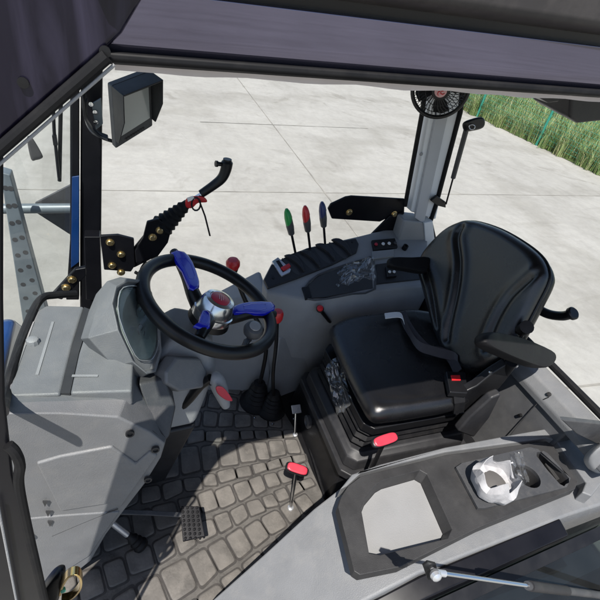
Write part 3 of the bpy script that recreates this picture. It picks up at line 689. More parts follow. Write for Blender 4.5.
fcn.part('socket', MB().lathe(H(406, 246, PP_+PN*.02, PN), PN, [(.013, -.02), (.013, .002), (.009, .003), (.008, -.004), (0, -.004)], 16), M['black'])
# front lower face panel of the console and its kick plate
fcn.part('kick_plate', MB().prism([V((.36, .30, .34)), V((.60, .33, .34)), V((.62, .33, -.02)), V((.36, .26, -.02))], (0, .05, 0)), M['mgray'], bevel=.01)
fcn.part('front_cover', MB().loft([[V((.08, .36, -.02)), V((.38, .30, -.02)), V((.38, .55, -.02)), V((.08, .55, -.02))], [V((.08, .40, .30)), V((.33, .33, .36)), V((.33, .55, .36)), V((.08, .55, .30))], [V((.16, .46, .42)), V((.32, .38, .50)), V((.32, .55, .52)), V((.16, .55, .42))]]), M['mgray'], bevel=.02, seg=3)
ol = Thing('detent_lever', 'small black lever with an orange red tip on the console side', 'lever', P(320, 310, Y=.33))
c = P(320, 309, Y=.26); ol.part('arm', MB().tube([c, P(329, 321, Y=.28), P(333, 324, Y=.36)], [.009, .007, .007], 10), M['black'])
kk = ol.part('grip', MB().lathe(c, (-.3, -.6, .7), [(.010, -.012), (.0155, -.004), (.0155, .004), (.012, .007)], 18), M['black'])
ol.part('tip', MB().lathe(c, (-.3, -.3, 1), [(.013, .003), (.012, .010), (.006, .013), (0, .013)], 18), M['red'])

# joystick levers on the console: green, red and blue tipped
for nm, base_, tip_, cm, lb in [('green', (295, 251), (286.5, 209), 'green', 'slim black console lever with a green tip, nearest the wheel'),
                            ('red', (310, 248), (305, 206), 'red', 'slim black console lever with a red tip, between green and blue ones'),
                            ('blue', (325, 243), (322, 202), 'navycap', 'slim black console lever with a dark blue tip, nearest the steel bracket')]:
    b0 = H(*base_, PP_+PN*.012, PN); tp_ = P(*tip_, Y=b0.y+.015)
    t = Thing('hydraulic_lever', lb, 'lever', b0, group='tipped hydraulic levers on the side console')
    d = tp_-b0; ax = d.normalized(); Lh = d.length
    t.part('rod', MB().tube([b0-ax*.01, b0+ax*Lh*.45], .0055, 10), M['steelblk'])
    a_, b_, _ = frame(ax); loops = []
    for tt, w1, w2 in [(.40, .009, .008), (.43, .016, .013), (.6, .021, .016), (.8, .0195, .015), (.93, .013, .011), (1, .005, .005)]:
        loops.append([b0+ax*Lh*tt+a_*w1*math.cos(q)+b_*w2*math.sin(q) for q in [2*PI*i/16 for i in range(16)]])
    gr = t.part('grip', MB().loft(loops), M['dgray'])
    loops = []
    for tt, w1, w2 in [(.74, .0206, .0158), (.80, .0208, .0162), (.88, .0176, .0142), (.945, .0135, .0115), (1.004, .0055, .0055)]:
        loops.append([b0+ax*(Lh*tt-.016*math.cos(q+.9)*(1 if tt < .8 else 0))+a_*w1*math.cos(q)+b_*w2*math.sin(q) for q in [2*PI*i/16 for i in range(16)]])
    t.part('tip', MB().loft(loops), M[cm], parent=gr)

# plastic bags
def crumple(c, u, v, nu, nv, amp, seed, th=.0):
    m_ = MB(); G = []
    for i in range(nu):
        row = []
        for j in range(nv):
            s_, t_ = i/(nu-1)-.5, j/(nv-1)-.5
            p = c+u*s_+v*t_
            k1 = noise.noise(V((s_*4+seed, t_*4, seed))); k2 = abs(noise.noise(V((s_*7, t_*7+seed, 2))))
            nrm = u.cross(v).normalized()
            p += nrm*amp*(k1+1.2*k2)+u*.12*noise.noise(V((s_*4, t_*4, seed+9)))+v*.15*noise.noise(V((s_*4, t_*4, seed+5)))
            row.append(p)
        G.append(row)
    m_.loft(G, False, False, closed=False); return m_
bc = H(345, 276, PP_+PN*.025, PN)
solo('plastic_bag', crumple(H(356, 273, PP_+PN*.025, PN), P(372, 268, Y=.36)-P(334, 281, Y=.36), V((.03, .11, .03)), 26, 20, .024, 3), M['poly'], 'crumpled clear plastic bag lying over the far console tray', 'plastic bag', bc, ang=70)

# ------------------------------------------------------------------ joystick mount
JY = .42
jm = Thing('joystick_mount', 'black steel bracket with brass coloured bolts holding the loader joystick by the front pillar', 'bracket', P(95, 290, Y=JY))
jm.part('post', MB().prism([P(x, y, Y=JY+.03) for x, y in [(84, 237), (100, 237), (102, 300), (86, 300)]], (0, .05, 0)), M['steelblk'], bevel=.003)
for s_ in [[(100, 236), (118, 235), (134, 239), (135, 266), (131, 272), (104, 270)]]:
    jm.part('plate', MB().prism([P(x, y, Y=JY) for x, y in s_], (0, .012, 0)), M['steelblk'], bevel=.003)
jm.part('plate', MB().prism([P(x, y, Y=JY-.03) for x, y in [(135, 251), (143, 238), (147, 222), (158, 219), (172, 228), (168, 243), (157, 258), (136, 263)]], (0, .012, 0)), M['steelblk'], bevel=.003)
jm.part('plate', MB().prism([P(x, y, Y=JY+.015) for x, y in [(128, 255), (147, 232), (160, 240), (150, 260), (134, 268)]], (0, .012, 0)), M['steelblk'], bevel=.003)
def bolt(t, p, ax=(0, -1, 0), r=.011):
    return t.part('bolt', MB().lathe(p, ax, [(r*1.25, 0), (r*1.25, .003), (r*.9, .0035), (r*.9, .009), (r*.7, .011), (0, .011)], 12), M['zinc'], ang=25)
for x, y, yy in [(110, 242, 0), (121, 254, 0), (112, 265, 0), (121, 272, 0), (160, 230, -.03), (152.5, 237, -.03)]: bolt(jm, P(x, y, Y=JY+yy-.001))
jm.part('foot_plate', MB().prism([P(x, y, Y=.30) for x, y in [(50, 297), (75, 270), (86, 268), (86, 276), (62, 300)]], (0, .012, .004)), M['steelblk'], bevel=.003)
for x, y in [(72, 279), (66, 287)]: bolt(jm, P(x, y, Y=.298))
jm.part('cable_tube', MB().tube(smooth_path([P(135, 272, Y=JY), P(140, 274, Y=JY), P(142, 268, Y=JY), P(146, 262, Y=JY)]), .006, 8), M['rubber'])
js = Thing('loader_joystick', 'black bent loader joystick handle on ribbed bellows with a red tag and cable tie', 'joystick', P(170, 222, Y=JY-.01))
ja, jb_ = P(160, 228, Y=JY+.0), P(188, 203, Y=JY-.0)
ax = (jb_-ja).normalized(); ll = (jb_-ja).length
pr = [(.030, .0), (.036, .004)]
for i in range(6): pr += [(.040-.0035*i, ll*(.12+.14*i)), (.031-.003*i, ll*(.19+.14*i))]
pr += [(.014, ll)]
js.part('bellows', MB().lathe(ja, ax, pr, 20), M['rubber'])
js.part('red_tag', MB().puff([P(x, y, Y=JY-.014) for x, y in [(186, 199), (194, 196), (204, 197), (207, 202), (198, 203), (192, 208), (186, 207)]], (0, -1, .4), .006, .008, .006, 3), M['red'])
js.part('tag_label', MB().prism([P(x, y, Y=JY-.022) for x, y in [(187, 198), (193, 196), (195, 199), (188, 202)]], (0, .002, 0)), M['white'])
js.part('rod', MB().tube([jb_, P(204, 193, Y=JY)], .008, 10), M['chrome'])
hp = smooth_path([P(201, 194, Y=JY), P(214, 185, Y=JY), P(222, 178, Y=JY), P(226, 169, Y=JY), P(227.5, 159, Y=JY)], 5); n_ = len(hp)
js.part('handle', MB().tube(hp, [.0135+.006*(i/(n_-1)) if i < n_-2 else .014 for i in range(n_)], 16), M['black'])
js.part('button', MB().lathe(P(219, 164, Y=JY), (-1, -.2, .1), [(.007, -.01), (.007, .004), (.010, .005), (.010, .012), (0, .013)], 12), M['black'])
js.part('cable_tie', MB().ribbon([P(199, 200, Y=JY-.03), P(205, 216, Y=JY-.03), P(210, 236, Y=JY-.03)], (.006, 0, 0), .002), M['black'])
js.part('tie_loop', MB().tube([P(196+4.5*math.cos(q), 204+6.5*math.sin(q), Y=JY-.02) for q in [2*PI*i/14 for i in range(14)]], .003, 6, closed=True), M['black'])

# ------------------------------------------------------------------ far black bracket
bb = Thing('pillar_bracket', 'flat black steel bracket with two bolts beside the far pillar', 'bracket', P(370, 215, Y=.7))
bb.part('plate', MB().prism([P(x, y, Y=.67) for x, y in [(328, 209), (331, 204), (346, 197), (352, 196), (405, 199), (404, 226), (384, 227), (388, 218), (380, 222), (332, 219)]], (0, .012, 0)), M['steelblk'], bevel=.004)
bb.part('brace', MB().prism([P(x, y, Y=.66) for x, y in [(390, 216), (404, 212), (402, 228), (372, 244), (366, 240)]], (0, .012, 0)), M['steelblk'], bevel=.004)
for x, y in [(349, 212), (394, 214)]: bolt(bb, P(x, y, Y=.669), r=.013)

# ------------------------------------------------------------------ monitor
mo_ = Thing('monitor', 'dark gray cab monitor with sun hood and row of buttons', 'monitor', P(130, 140, Y=.30))
mc = [P(x, y, Y=.30) for x, y in [(109, 80), (153, 66), (154, 124), (116, 146)]]
mn = (mc[1]-mc[0]).cross(mc[3]-mc[0]).normalized()
MNV = V((.35, -.9, -.05)).normalized()
MC = P(132, 105, Y=.28)
fr_ = HL([(111.5, 86), (151, 71), (153, 126), (116, 149)], MC, MNV)
bk_ = [p-MNV*.028 for p in fr_]
bd = mo_.part('casing', MB().loft([bk_, fr_]), M['dgray'], bevel=.004)
mo_.part('screen', MB().prism(HL([(115, 91), (148, 77), (150, 118), (118.5, 138)], MC+MNV*.002, MNV), -MNV*.004), M['screen'], parent=bd)
def hood(pts0, pts1):
    a = HL(pts0, MC+MNV*.001, MNV); return a
e = V((0, 0, 1)); uu = (fr_[1]-fr_[0]); uu.normalize(); vv = MNV.cross(uu).normalized()
TL, TR, BR_, BL_ = fr_
hd = .066
mo_.part('hood_top', MB().prism([TL, TR, TR+MNV*hd-uu*.004, TL+MNV*hd+uu*.004], (0, 0, -.004)), M['charcoal'], bevel=.001)
mo_.part('hood_side', MB().prism([TL, TL+MNV*hd, TL+(BL_-TL)*.42+MNV*hd*.95, TL+(BL_-TL)*.86+MNV*hd*.30, TL+(BL_-TL)*.86], uu*.003), M['charcoal'], bevel=.0008)
mo_.part('hood_side', MB().prism([TR, TR+MNV*hd, TR+(BR_-TR)*.42+MNV*hd*.95, TR+(BR_-TR)*.86+MNV*hd*.30, TR+(BR_-TR)*.86], -uu*.003), M['charcoal'], bevel=.0008)
for i in range(8):
    p = BL_+(BR_-BL_)*(.28+.065*i)+(TL-BL_)*.07+MNV*.001
    mo_.part('button', MB().box(p, (.005, .004, .004)), M['black'], parent=bd)
mb = MB()
ar = [P(86, 100, Y=.44), P(86, 118, Y=.43), P(93, 131, Y=.40), P(108, 138, Y=.34)]
mo_.part('bracket_arm', MB().ribbon(smooth_path(ar, 4), (0, .035, 0), .006), M['charcoal'])
pl_ = [P(x, y, Y=.43) for x, y in [(91, 104), (101, 98), (103, 124), (96, 130)]]
mo_.part('bracket_plate', MB().prism(pl_, (0, .008, 0)), M['frost'], bevel=.002)
for x, y in [(95, 112), (96, 122), (91, 104)]: mo_.part('screw', MB().lathe(P(x, y, Y=.428), (0, -1, 0), [(.006, 0), (.006, .004), (0, .005)], 10), M['chrome'])
mo_.part('cable', MB().tube(smooth_path([P(84, 90, Y=.43), P(84, 108, Y=.41), P(88, 122, Y=.40), P(100, 136, Y=.36), P(112, 141, Y=.32)]), .005, 8), M['rubber'])

# ------------------------------------------------------------------ fan
fa = Thing('cab_fan', 'small black caged fan with a pink hub badge on top of the far pillar', 'fan', P(440, 97, Y=.50))
FC = P(440.5, 89, Y=.50); FN = (CAM-FC).normalized(); FN = (FN+V((0, -.25, -.25))).normalized(); fa_, fb_, _ = frame(FN); FR = .098
circ = lambda r, off=0, n=48: [FC+FN*off+(fa_*math.cos(q)+fb_*math.sin(q))*r for q in [2*PI*i/n for i in range(n)]]
fa.part('cage_rim', MB().tube(circ(FR), .0075, 10, closed=True), M['black'])
mb = MB()
for i in range(36):
    q = 2*PI*i/36; d = fa_*math.cos(q)+fb_*math.sin(q); d2 = fa_*math.cos(q+.35)+fb_*math.sin(q+.35)
    mb.tube([FC+d*.026+FN*.025, FC+(d+d2)*.03+FN*.022, FC+d2*FR*.85+FN*.014, FC+d2*FR], .0013, 5)
for r, o_ in ((.052, .022), (.076, .015)): mb.tube(circ(r, o_), .0013, 5, closed=True)
fa.part('cage_wires', mb, M['black'])
mb = MB()
for i in range(36):
    q = 2*PI*i/36; d = fa_*math.cos(q)+fb_*math.sin(q)
    mb.tube([FC+d*.03-FN*.04, FC+d*FR*.9-FN*.03, FC+d*FR], .0013, 5)
fa.part('rear_cage', mb, M['black'])
fa.part('motor', MB().lathe(FC-FN*.07, FN, [(.03, 0), (.034, .01), (.034, .06), (.025, .065)], 24), M['black'])
for i in range(4):
    q0 = 2*PI*i/4+.4; pts = []
    for r, dq, o_ in [(.028, -.3, -.012), (.058, -.5, -.018), (.084, -.35, -.02), (.088, .0, -.008), (.083, .35, .004), (.05, .4, .004), (.028, .3, .002)]:
        pts.append(FC+FN*o_+(fa_*math.cos(q0+dq)+fb_*math.sin(q0+dq))*r)
    fa.part('blade', MB().prism(pts, FN*.003), M['black'])
hb_ = fa.part('hub', MB().lathe(FC+FN*.008, FN, [(.032, 0), (.034, .012), (.030, .018), (0, .019)], 28), M['black'])
fa.part('badge', MB().lathe(FC+FN*.0275, FN, [(.0215, 0), (.021, .002), (0, .0025)], 28), M['pinkdisc'], parent=hb_)
mb = MB()
for i in range(4):
    q = PI/2*i+.3; pts = [FC+FN*.0308+(fa_*math.cos(q+a)+fb_*math.sin(q+a))*r for r, a in ((.002, 0), (.008, .1), (.013, .6), (.0155, 1.1))]
    mb.tube(pts, [.0016, .002, .0018, .001], 6)
fa.part('badge_mark', mb, M['red'], parent=hb_)
fa.part('fan_mount', MB().tube([FC-FN*.06, V((FC.x-.02, RY-.01, FC.z+.03))], .014, 10), M['black'])

# gas strut with latch at the rear side window
gs = Thing('window_strut', 'thin black window strut with a dark latch knob beside the far pillar', 'window strut', P(445, 205, Y=.56))
a, b = P(446, 204, Y=.58), P(467, 127, Y=.50); m_ = a+(b-a)*.38
gs.part('rod', MB().tube([a, m_], .004, 8), M['black']); gs.part('cylinder', MB().tube([m_, a+(b-a)*.985], .0105, 12), M['dgray'])
gs.part('latch_knob', MB().puff([P(x, y, Y=.49) for x, y in [(463, 124), (468, 120), (480, 117), (484, 121), (482, 128), (472, 131), (465, 131)]], (0, -1, .4), .014, .012, .012, 3), M['black'])
gs.part('ring', MB().tube([P(472+3*math.cos(q), 127+2.5*math.sin(q), Y=.472) for q in [2*PI*i/12 for i in range(12)]], .0018, 6, closed=True), M['satin'])
gs.part('hinge', MB().prism([P(x, y, Y=.59) for x, y in [(431, 201), (437, 196), (446, 202), (446, 208), (438, 206)]], (0, .015, 0)), M['black'], bevel=.003)
# interior mirror / roof box at the upper right
rm = Thing('roof_lamp', 'dark boxy roof fixture hanging under the header at the upper right', 'roof fixture', P(575, 100, Y=-.12))
lo_ = [P(x, y, Y=-.15) for x, y in [(572, 92), (604, 92), (650, 100), (650, 121), (606, 121), (578, 124), (570, 118)]]
rm.part('housing', MB().prism(lo_, (0, .14, .01)), M['charcoal'], bevel=.008, seg=3)
rm.part('mount_plate', MB().prism([P(x, y, Y=-.16) for x, y in [(533, 94), (560, 88), (560, 102), (548, 103)]], (0, .15, 0)), M['black'], bevel=.004)

# ------------------------------------------------------------------ seat
st = Thing('driver_seat', 'black vinyl driver seat with side bolsters, armrests and ribbed suspension base', 'seat', (.72, 0, 0))
SN = V((-.05, 0, 1)).normalized()
cu = [(330, 336), (334, 327), (350, 321), (380, 317), (405, 313), (432, 316), (470, 326), (502, 352), (500, 372), (488, 388), (474, 399), (455, 408), (425, 414), (392, 419), (372, 419), (360, 402), (345, 372)]
cu3 = HL(cu, (.6, 0, .48), SN); cuc = sum(cu3, V())/len(cu3)
seam = HL([(345, 338), (358, 366), (378, 398), (410, 399), (450, 391)], V((.6, 0, .48))+SN*.04, SN)
def cush_fn(p, e_):
    d = (p-cuc); r = math.sqrt((d.x/.20)**2+(d.y/.22)**2)
    return e_*(.010*min(1, r*r)-.012-.003*math.exp(-(poly_d(p, seam)/.006)**2))
st.part('cushion', MB().puff(cu3, SN, .040, .042, .04, 26, cush_fn, 5), M['vinyl'], ang=60)
BNn = V((-.94, 0, .33)).normalized(); BPt = V((.90, 0, .50))
br = [(420, 272), (421, 262), (427, 250), (444, 232), (460, 223), (474, 221), (500, 229), (526, 244), (542, 258), (548, 272), (546, 284), (536, 304), (525, 325), (514, 345), (498, 366), (470, 374), (450, 362), (438, 337), (430, 310), (424, 288)]
br3 = HL(br, BPt, BNn); brc = sum(br3, V())/len(br3)
g1 = smooth_path(HL([(462, 226), (457, 238), (459, 262), (456, 290), (449, 325), (447, 340)], BPt+BNn*.035, BNn), 3)
g2 = smooth_path(HL([(540, 270), (526, 282), (511, 296), (499, 314), (490, 335), (487, 350)], BPt+BNn*.035, BNn), 3)
g3 = smooth_path(HL([(424, 268), (430, 284), (434, 305), (437, 328)], BPt+BNn*.035, BNn), 3)
def back_fn(p, e_):
    h_ = 0
    for g_, amp in ((g1, 1), (g2, 1), (g3, .7)):
        d = poly_d(p, g_); h_ += amp*(.006*math.exp(-((d-.024)/.016)**2)-.010*math.exp(-(d/.010)**2))
    return e_*(h_-.006*math.exp(-((p-brc).length/.12)**2))
st.part('backrest', MB().puff(br3, BNn, .035, .06, .035, 60, back_fn, 10), M['vinyl'], ang=60)
st.part('piping', MB().tube(smooth_loop([brc+(p-brc)*1.0-BNn*.012 for p in br3], 4), .0055, 8, closed=True), M['black'])
shell = [brc+(p-brc)*.97-BNn*.05 for p in br3]
st.part('back_shell', MB().puff(shell, -BNn, .035, .03, .03, 6, sm=4), M['black'])
# seat base: two tiers with ribs, suspension plate
def ringz(x0, x1, y0, y1, z, c=.03): return [V((x0+c, y0, z)), V((x1-c, y0, z)), V((x1, y0+c, z)), V((x1, y1-c, z)), V((x1-c, y1, z)), V((x0+c, y1, z)), V((x0, y1-c, z)), V((x0, y0+c, z))]
bx0, bx1, by0, by1 = .465, .98, -.255, .20
st.part('base_skirt', MB().loft([ringz(bx0-.02, bx1+.02, by0-.02, by1+.02, .17), ringz(bx0-.02, bx1+.02, by0-.02, by1+.02, .205)]), M['charcoal'], bevel=.006)
st.part('base_tier', MB().loft([ringz(bx0-.005, bx1, by0-.005, by1, .207), ringz(bx0+.0, bx1, by0, by1, .25), ringz(bx0+.02, bx1, by0+.02, by1-.02, .27)]), M['charcoal'], bevel=.006)
for i, z in enumerate((.275, .305, .335)):
    st.part('bellows_rib', MB().loft([ringz(bx0+.03+.004*i, bx1-.02, by0+.04, by1-.03, z), ringz(bx0+.02+.004*i, bx1-.02, by0+.03, by1-.02, z+.012), ringz(bx0+.03+.004*i, bx1-.02, by0+.04, by1-.03, z+.026)]), M['rubber'], bevel=.003)
st.part('suspension_plate', MB().loft([ringz(bx0+.03, bx1, by0+.02, by1-.02, .364), ringz(bx0+.03, bx1, by0+.02, by1-.02, .40)]), M['black'], bevel=.004)
st.part('slide_rail', MB().box((.72, -.19, .305), (.42, .035, .03)), M['steelblk'], bevel=.003)
st.part('pedestal', MB().loft([ringz(bx0-.02, bx1+.1, by0-.03, by1+.06, -.01), ringz(bx0+.0, bx1+.1, by0-.0, by1+.05, .168)]), M['black'], bevel=.008)
st.part('pedestal_boss', MB().lathe(V((bx0-.012, .05, .09)), (-1, 0, 0), [(.028, -.02), (.028, .006), (.016, .010), (.012, .004), (0, .004)], 20), M['dgray'])
# armrests
AY = -.29
arm = [(481, 338), (485, 333), (494, 333), (520, 339), (548, 351), (553, 358), (549, 365), (540, 368), (520, 362), (498, 353), (483, 345)]
am = V((.37, -.62, .69)).normalized()
st.part('armrest', MB().puff(HL(arm, P(515, 352, Y=AY), am), am, .016, .026, .013, 5, sm=3), M['armpad'])
st.part('armrest_arm', MB().tube([P(512, 362, Y=-.26), P(500, 378, Y=-.22), P(488, 392, Y=-.2)], .018, 12), M['black'])
farm = [(388, 262), (391, 258), (410, 258), (428, 258), (428, 268), (424, 273), (405, 270), (390, 267)]
st.part('armrest', MB().puff(HL(farm, P(405, 264, Y=.28), (0, -.6, .8)), (0, -.6, .8), .015, .025, .012, 4, sm=3), M['armpad'])
st.part('recliner_cover', MB().prism([P(x, y, Y=-.255) for x, y in [(463, 393), (477, 386), (492, 374), (508, 364), (514, 370), (500, 388), (482, 404), (462, 412)]], (0, .03, 0)), M['black'], bevel=.006)
for x, y in [(490, 372), (516, 366)]: st.part('bolt', MB().lathe(P(x, y, Y=-.258), (0, -1, 0), [(.007, 0), (.006, .004), (0, .005)], 10), M['chrome'])
st.part('adjuster_knob', MB().tube([P(516, 326, Y=-.17), P(522, 330, Y=-.2), P(527, 327, Y=-.22)], [.012, .02, .022], 14), M['black'])
st.part('side_strip', MB().prism(HL([(519, 324), (524, 327), (516, 340), (511, 338)], BPt+V((.05, -.02, 0)), V((-.3, -.9, .2))), (0, .01, 0)), M['satin'])
# belt
sb = Thing('seat_belt', 'folded dark seat belt with a red button buckle lying on the black cushion', 'seat belt', P(440, 350, Z=.53))
zc = .545
b1_ = smooth_path([P(402, 313, Z=zc-.01), P(410, 330, Z=zc), P(425, 347, Z=zc), P(438, 350, Z=zc), P(450, 357, Z=zc), P(458, 372, Z=zc)], 5)
sb.part('webbing', MB().ribbon(b1_, V((.035, .012, .012)), .004), M['belt'])
b2_ = smooth_path([P(405, 322, Z=zc+.006), P(417, 344, Z=zc+.006), P(433, 351, Z=zc+.008), P(452, 356, Z=zc+.008), P(458, 360, Z=zc+.01)], 5)
sb.part('webbing', MB().ribbon(b2_, V((.01, .028, .02)), .004), M['belt'])
sb.part('webbing', MB().ribbon(smooth_path([P(385, 316, Z=zc), P(400, 315, Z=zc), P(404, 322, Z=zc)], 4), V((.012, .03, 0)), .004), M['white'], label='pale belt tongue at the far edge')
bu = [P(x, y, Z=zc+.012) for x, y in [(446, 371), (466, 372), (468, 393), (450, 392)]]
bo = sb.part('buckle', MB().prism(bu, (0, 0, -.024)), M['black'], bevel=.004)
sb.part('button', MB().prism([P(x, y, Z=zc+.0155) for x, y in [(451, 375), (460, 375), (461, 380), (452, 380)]], (0, 0, -.006)), M['red'], bevel=.001, parent=bo)
sb.part('buckle_stalk', MB().ribbon([P(458, 390, Z=zc), P(459, 402, Z=zc-.03), P(458, 412, Z=zc-.09)], V((.045, 0, 0)), .012), M['rubber'], bevel=.002)
bc = V((.478, .03, .40))
solo('plastic_bag', crumple(P(338, 385, Z=.40), P(346, 410, Z=.36)-P(332, 362, Z=.42), V((.06, .02, .03)), 24, 16, .022, 11), M['poly'], 'crumpled clear plastic tucked under the front of the black cushion', 'plastic bag', P(338, 385, Z=.40), ang=70)
# grab handle behind the seat
gh = Thing('grab_handle', 'black bent tube handle with a knob end behind the seat back', 'handle', P(530, 308, X=1.2))
hp = smooth_path([P(520, 296, X=1.05), P(535, 307, X=1.15), P(548, 314, X=1.17), P(562, 316, X=1.18), P(571, 314, X=1.18)], 5)
gh.part('tube', MB().tube(hp, .0165, 14), M['black']); a = P(571, 314, X=1.18)
gh.part('end_cap', MB().lathe(a, P(575, 312.5, X=1.18)-a, [(.017, -.004), (.0225, 0), (.0225, .010), (.018, .014), (0, .014)], 18), M['black'])

# ------------------------------------------------------------------ rear trim behind the seat
rt = Thing('rear_trim', 'gray rear wall trim with a pale ledge under the open rear window', 'cab trim', (1.15, -.1, 0))
RX = 1.13
rt.part('wall_panel', MB().loft([[V((1.05, -.40, -.02)), V((1.05, .6, -.02)), V((1.2, .6, -.02)), V((1.2, -.40, -.02))], [V((RX, -.44, .50)), V((RX, .60, .50)), V((1.2, .60, .50)), V((1.2, -.44, .50))]]), M['wall'], bevel=.01)
led = [(RX-.012, .49), (RX-.012, .52), (RX+.012, .555), (1.205, .57), (1.205, .49)]
rt.part('ledge', MB().loft([[V((x, -.60, z)) for x, z in led], [V((x, .60, z)) for x, z in led]]), M['lgray'], bevel=.008)
rt.part('window_seal', MB().tube([V((1.215, -.62, .575)), V((1.215, .62, .60))], .014, 10), M['rubber'])
rt.part('seam_line', MB().tube(smooth_path([P(509, 437, X=RX-.045), P(525, 417, X=RX-.02), P(538, 403, X=RX-.008), P(549, 397, X=RX-.012)], 4), .0018, 6), M['slot'])
rt.part('plug', MB().lathe(P(549, 394, X=RX+.0), (-.6, -.2, .6), [(.008, -.004), (.007, .001), (0, .0012)], 12), M['black'])
rt.part('plug', MB().lathe(P(519, 415.5, X=RX-.025), (-1, 0, .1), [(.007, -.01), (.006, .0), (0, .0005)], 12), M['black'])
rt.part('belt_anchor_cover', MB().prism([P(x, y, Y=-.30) for x, y in [(458, 432), (470, 418), (492, 398), (502, 394), (490, 418), (474, 438)]], (0, .03, 0)), M['charcoal'], bevel=.008)
rt.part('corner_flap', MB().prism([P(x, y, Y=-.52) for x, y in [(561, 420), (640, 428), (640, 452), (600, 446), (576, 434)]], (0, .012, .004)), M['dgray'], bevel=.004)
rt.part('corner_bolster', MB().puff([P(x, y, Y=-.56) for x, y in [(588, 464), (593, 452), (610, 442), (640, 442), (640, 482), (602, 476)]], (-.3, -.6, .7), .012, .03, .025, 4), M['mgray'])

# ------------------------------------------------------------------ near console with tray
nc = Thing('near_console', 'light gray near side console rising from the sill with a dark tray and cup holder', 'console', (.5, -.5, 0))
sec = []; SY1 = P(573, 512, Z=.41).y
for x, zi, zo, yi, yo in [(-.16, -.02, -.02, -.545, -.66), (-.03, .10, .09, -.485, -.66), (.12, .215, .20, -.445, -.66), (.26, .325, .315, -.405, -.665), (.35, .380, .370, -.385, -.665), (.44, .399, .396, -.375, -.66), (1.0, .399, .396, -.375, SY1), (1.30, .40, .396, -.38, SY1)]:
    sec.append([V((x, yi, zi)), V((x, yo, zo)), V((x, yo-.005, zo-.03)), V((x, yo, -.1)), V((x, yi-.02, -.1)), V((x, yi-.015, min(zi-.02, zi-.03)))])
nc.part('body', MB().loft(sec), M['lgray'], bevel=.008, seg=3)
ZT = .445
fr0 = [(338, 507), (341, 497), (348, 486), (361, 476), (445, 455), (546, 441), (553, 445), (578, 482), (575, 489), (480, 527), (400, 567), (360, 575), (354, 571)]
frp = [P(x, y, Z=ZT) for x, y in fr0]
op = [(361, 508), (365, 498), (377, 484), (384, 480), (420, 470), (427, 474), (452, 529), (448, 538), (380, 555), (369, 553)]
opp = [P(x, y, Z=ZT) for x, y in op]
# frame with a real opening: bridge the outline to the opening
def ring_with_holes(outer, holes, zt, zb, slope=.0, skirt=True):
    m_ = MB(); b = m_.b
    ov = m_.vs([V((p.x, p.y, zt)) for p in outer]); hv = [m_.vs([V((p.x, p.y, zt)) for p in h]) for h in holes]
    ee = []
    for l_ in [ov]+hv: ee += [b.edges.new((l_[i], l_[(i+1) % len(l_)])) for i in range(len(l_))]
    bmesh.ops.triangle_fill(b, use_beauty=True, edges=ee)
    n = len(ov); outb = m_.vs([V((p.x, p.y, zb)) for p in outer])
    for i in range(n): m_.face([ov[i], ov[(i+1) % n], outb[(i+1) % n], outb[i]])
    res = []
    for h, iv in zip(holes, hv):
        c = sum(h, V())/len(h); n = len(iv)
        ib = m_.vs([V((c.x+(p.x-c.x)*(1-slope), c.y+(p.y-c.y)*(1-slope), zb-.012)) for p in h])
        for i in range(n): m_.face([iv[i], iv[(i+1) % n], ib[(i+1) % n], ib[i]])
        res.append([v.co.copy() for v in ib])
    return m_, res
ch = P(526, 478, Z=ZT); CR = .039
circ_ = [ch+V((math.cos(q)*CR, math.sin(q)*CR, 0)) for q in [2*PI*k/28 for k in range(28)]]
slot_ = smooth_loop([P(x, y, Z=ZT) for x, y in [(535, 458), (539, 454), (546, 455), (567, 480), (564, 486), (558, 486)]], 2)
m_, ib = ring_with_holes(frp, [opp, circ_, slot_], ZT, ZT-.030, .08)
ty = nc.part('tray', m_, M['trayblk'], bevel=.003)
nc.part('tray_floor', MB().prism([p+V((0, 0, .004)) for p in ib[0]], (0, 0, -.004)), M['tbottom'], parent=ty)
nc.part('cup_well', MB().prism([p+V((0, 0, .003)) for p in ib[1]], (0, 0, -.003)), M['black'], parent=ty)
nc.part('slot_well', MB().prism([p+V((0, 0, .003)) for p in ib[2]], (0, 0, -.003)), M['black'], parent=ty)
nc.part('slot_lining', MB().prism([P(x, y, Z=ZT-.02) for x, y in [(545, 463), (550, 461), (563, 477), (557, 480)]], (0, 0, -.008)), M['trayblk'], bevel=.002, parent=ty)
plate_ = [P(x, y, Z=ZT+.011) for x, y in [(456, 467), (462, 463), (530, 447), (538, 449), (571, 478), (567, 487), (485, 508), (478, 508)]]
m_, _ = ring_with_holes(plate_, [[p+V((0, 0, .008)) for p in circ_], [p+V((0, 0, .008)) for p in slot_]], ZT+.011, ZT+.002)
nc.part('cup_plate', m_, M['dgray'], bevel=.003)
rl = [P(x, y, Z=.440) for x, y in [(340, 489), (352, 474), (380, 464), (445, 447), (520, 433), (566, 425), (590, 436), (612, 470), (592, 496), (582, 492), (586, 482), (556, 440), (546, 438), (445, 452), (361, 473), (347, 486)]]
nc.part('inner_ridge', MB().prism(rl, (0, 0, -.05)), M['lgray'], bevel=.005)
# sill frame in black
nc.part('sill_frame', MB().loft([[V((x, y0-d, z-e)) for d, e in ((.004, 0), (.05, .012), (.05, .05), (.004, .05))] for x, y0, z in ((.02, -.662, .22), (.26, -.667, .315), (.44, -.662, .394), (.96, SY1+.004, .395))]), M['steelblk'], bevel=.005)
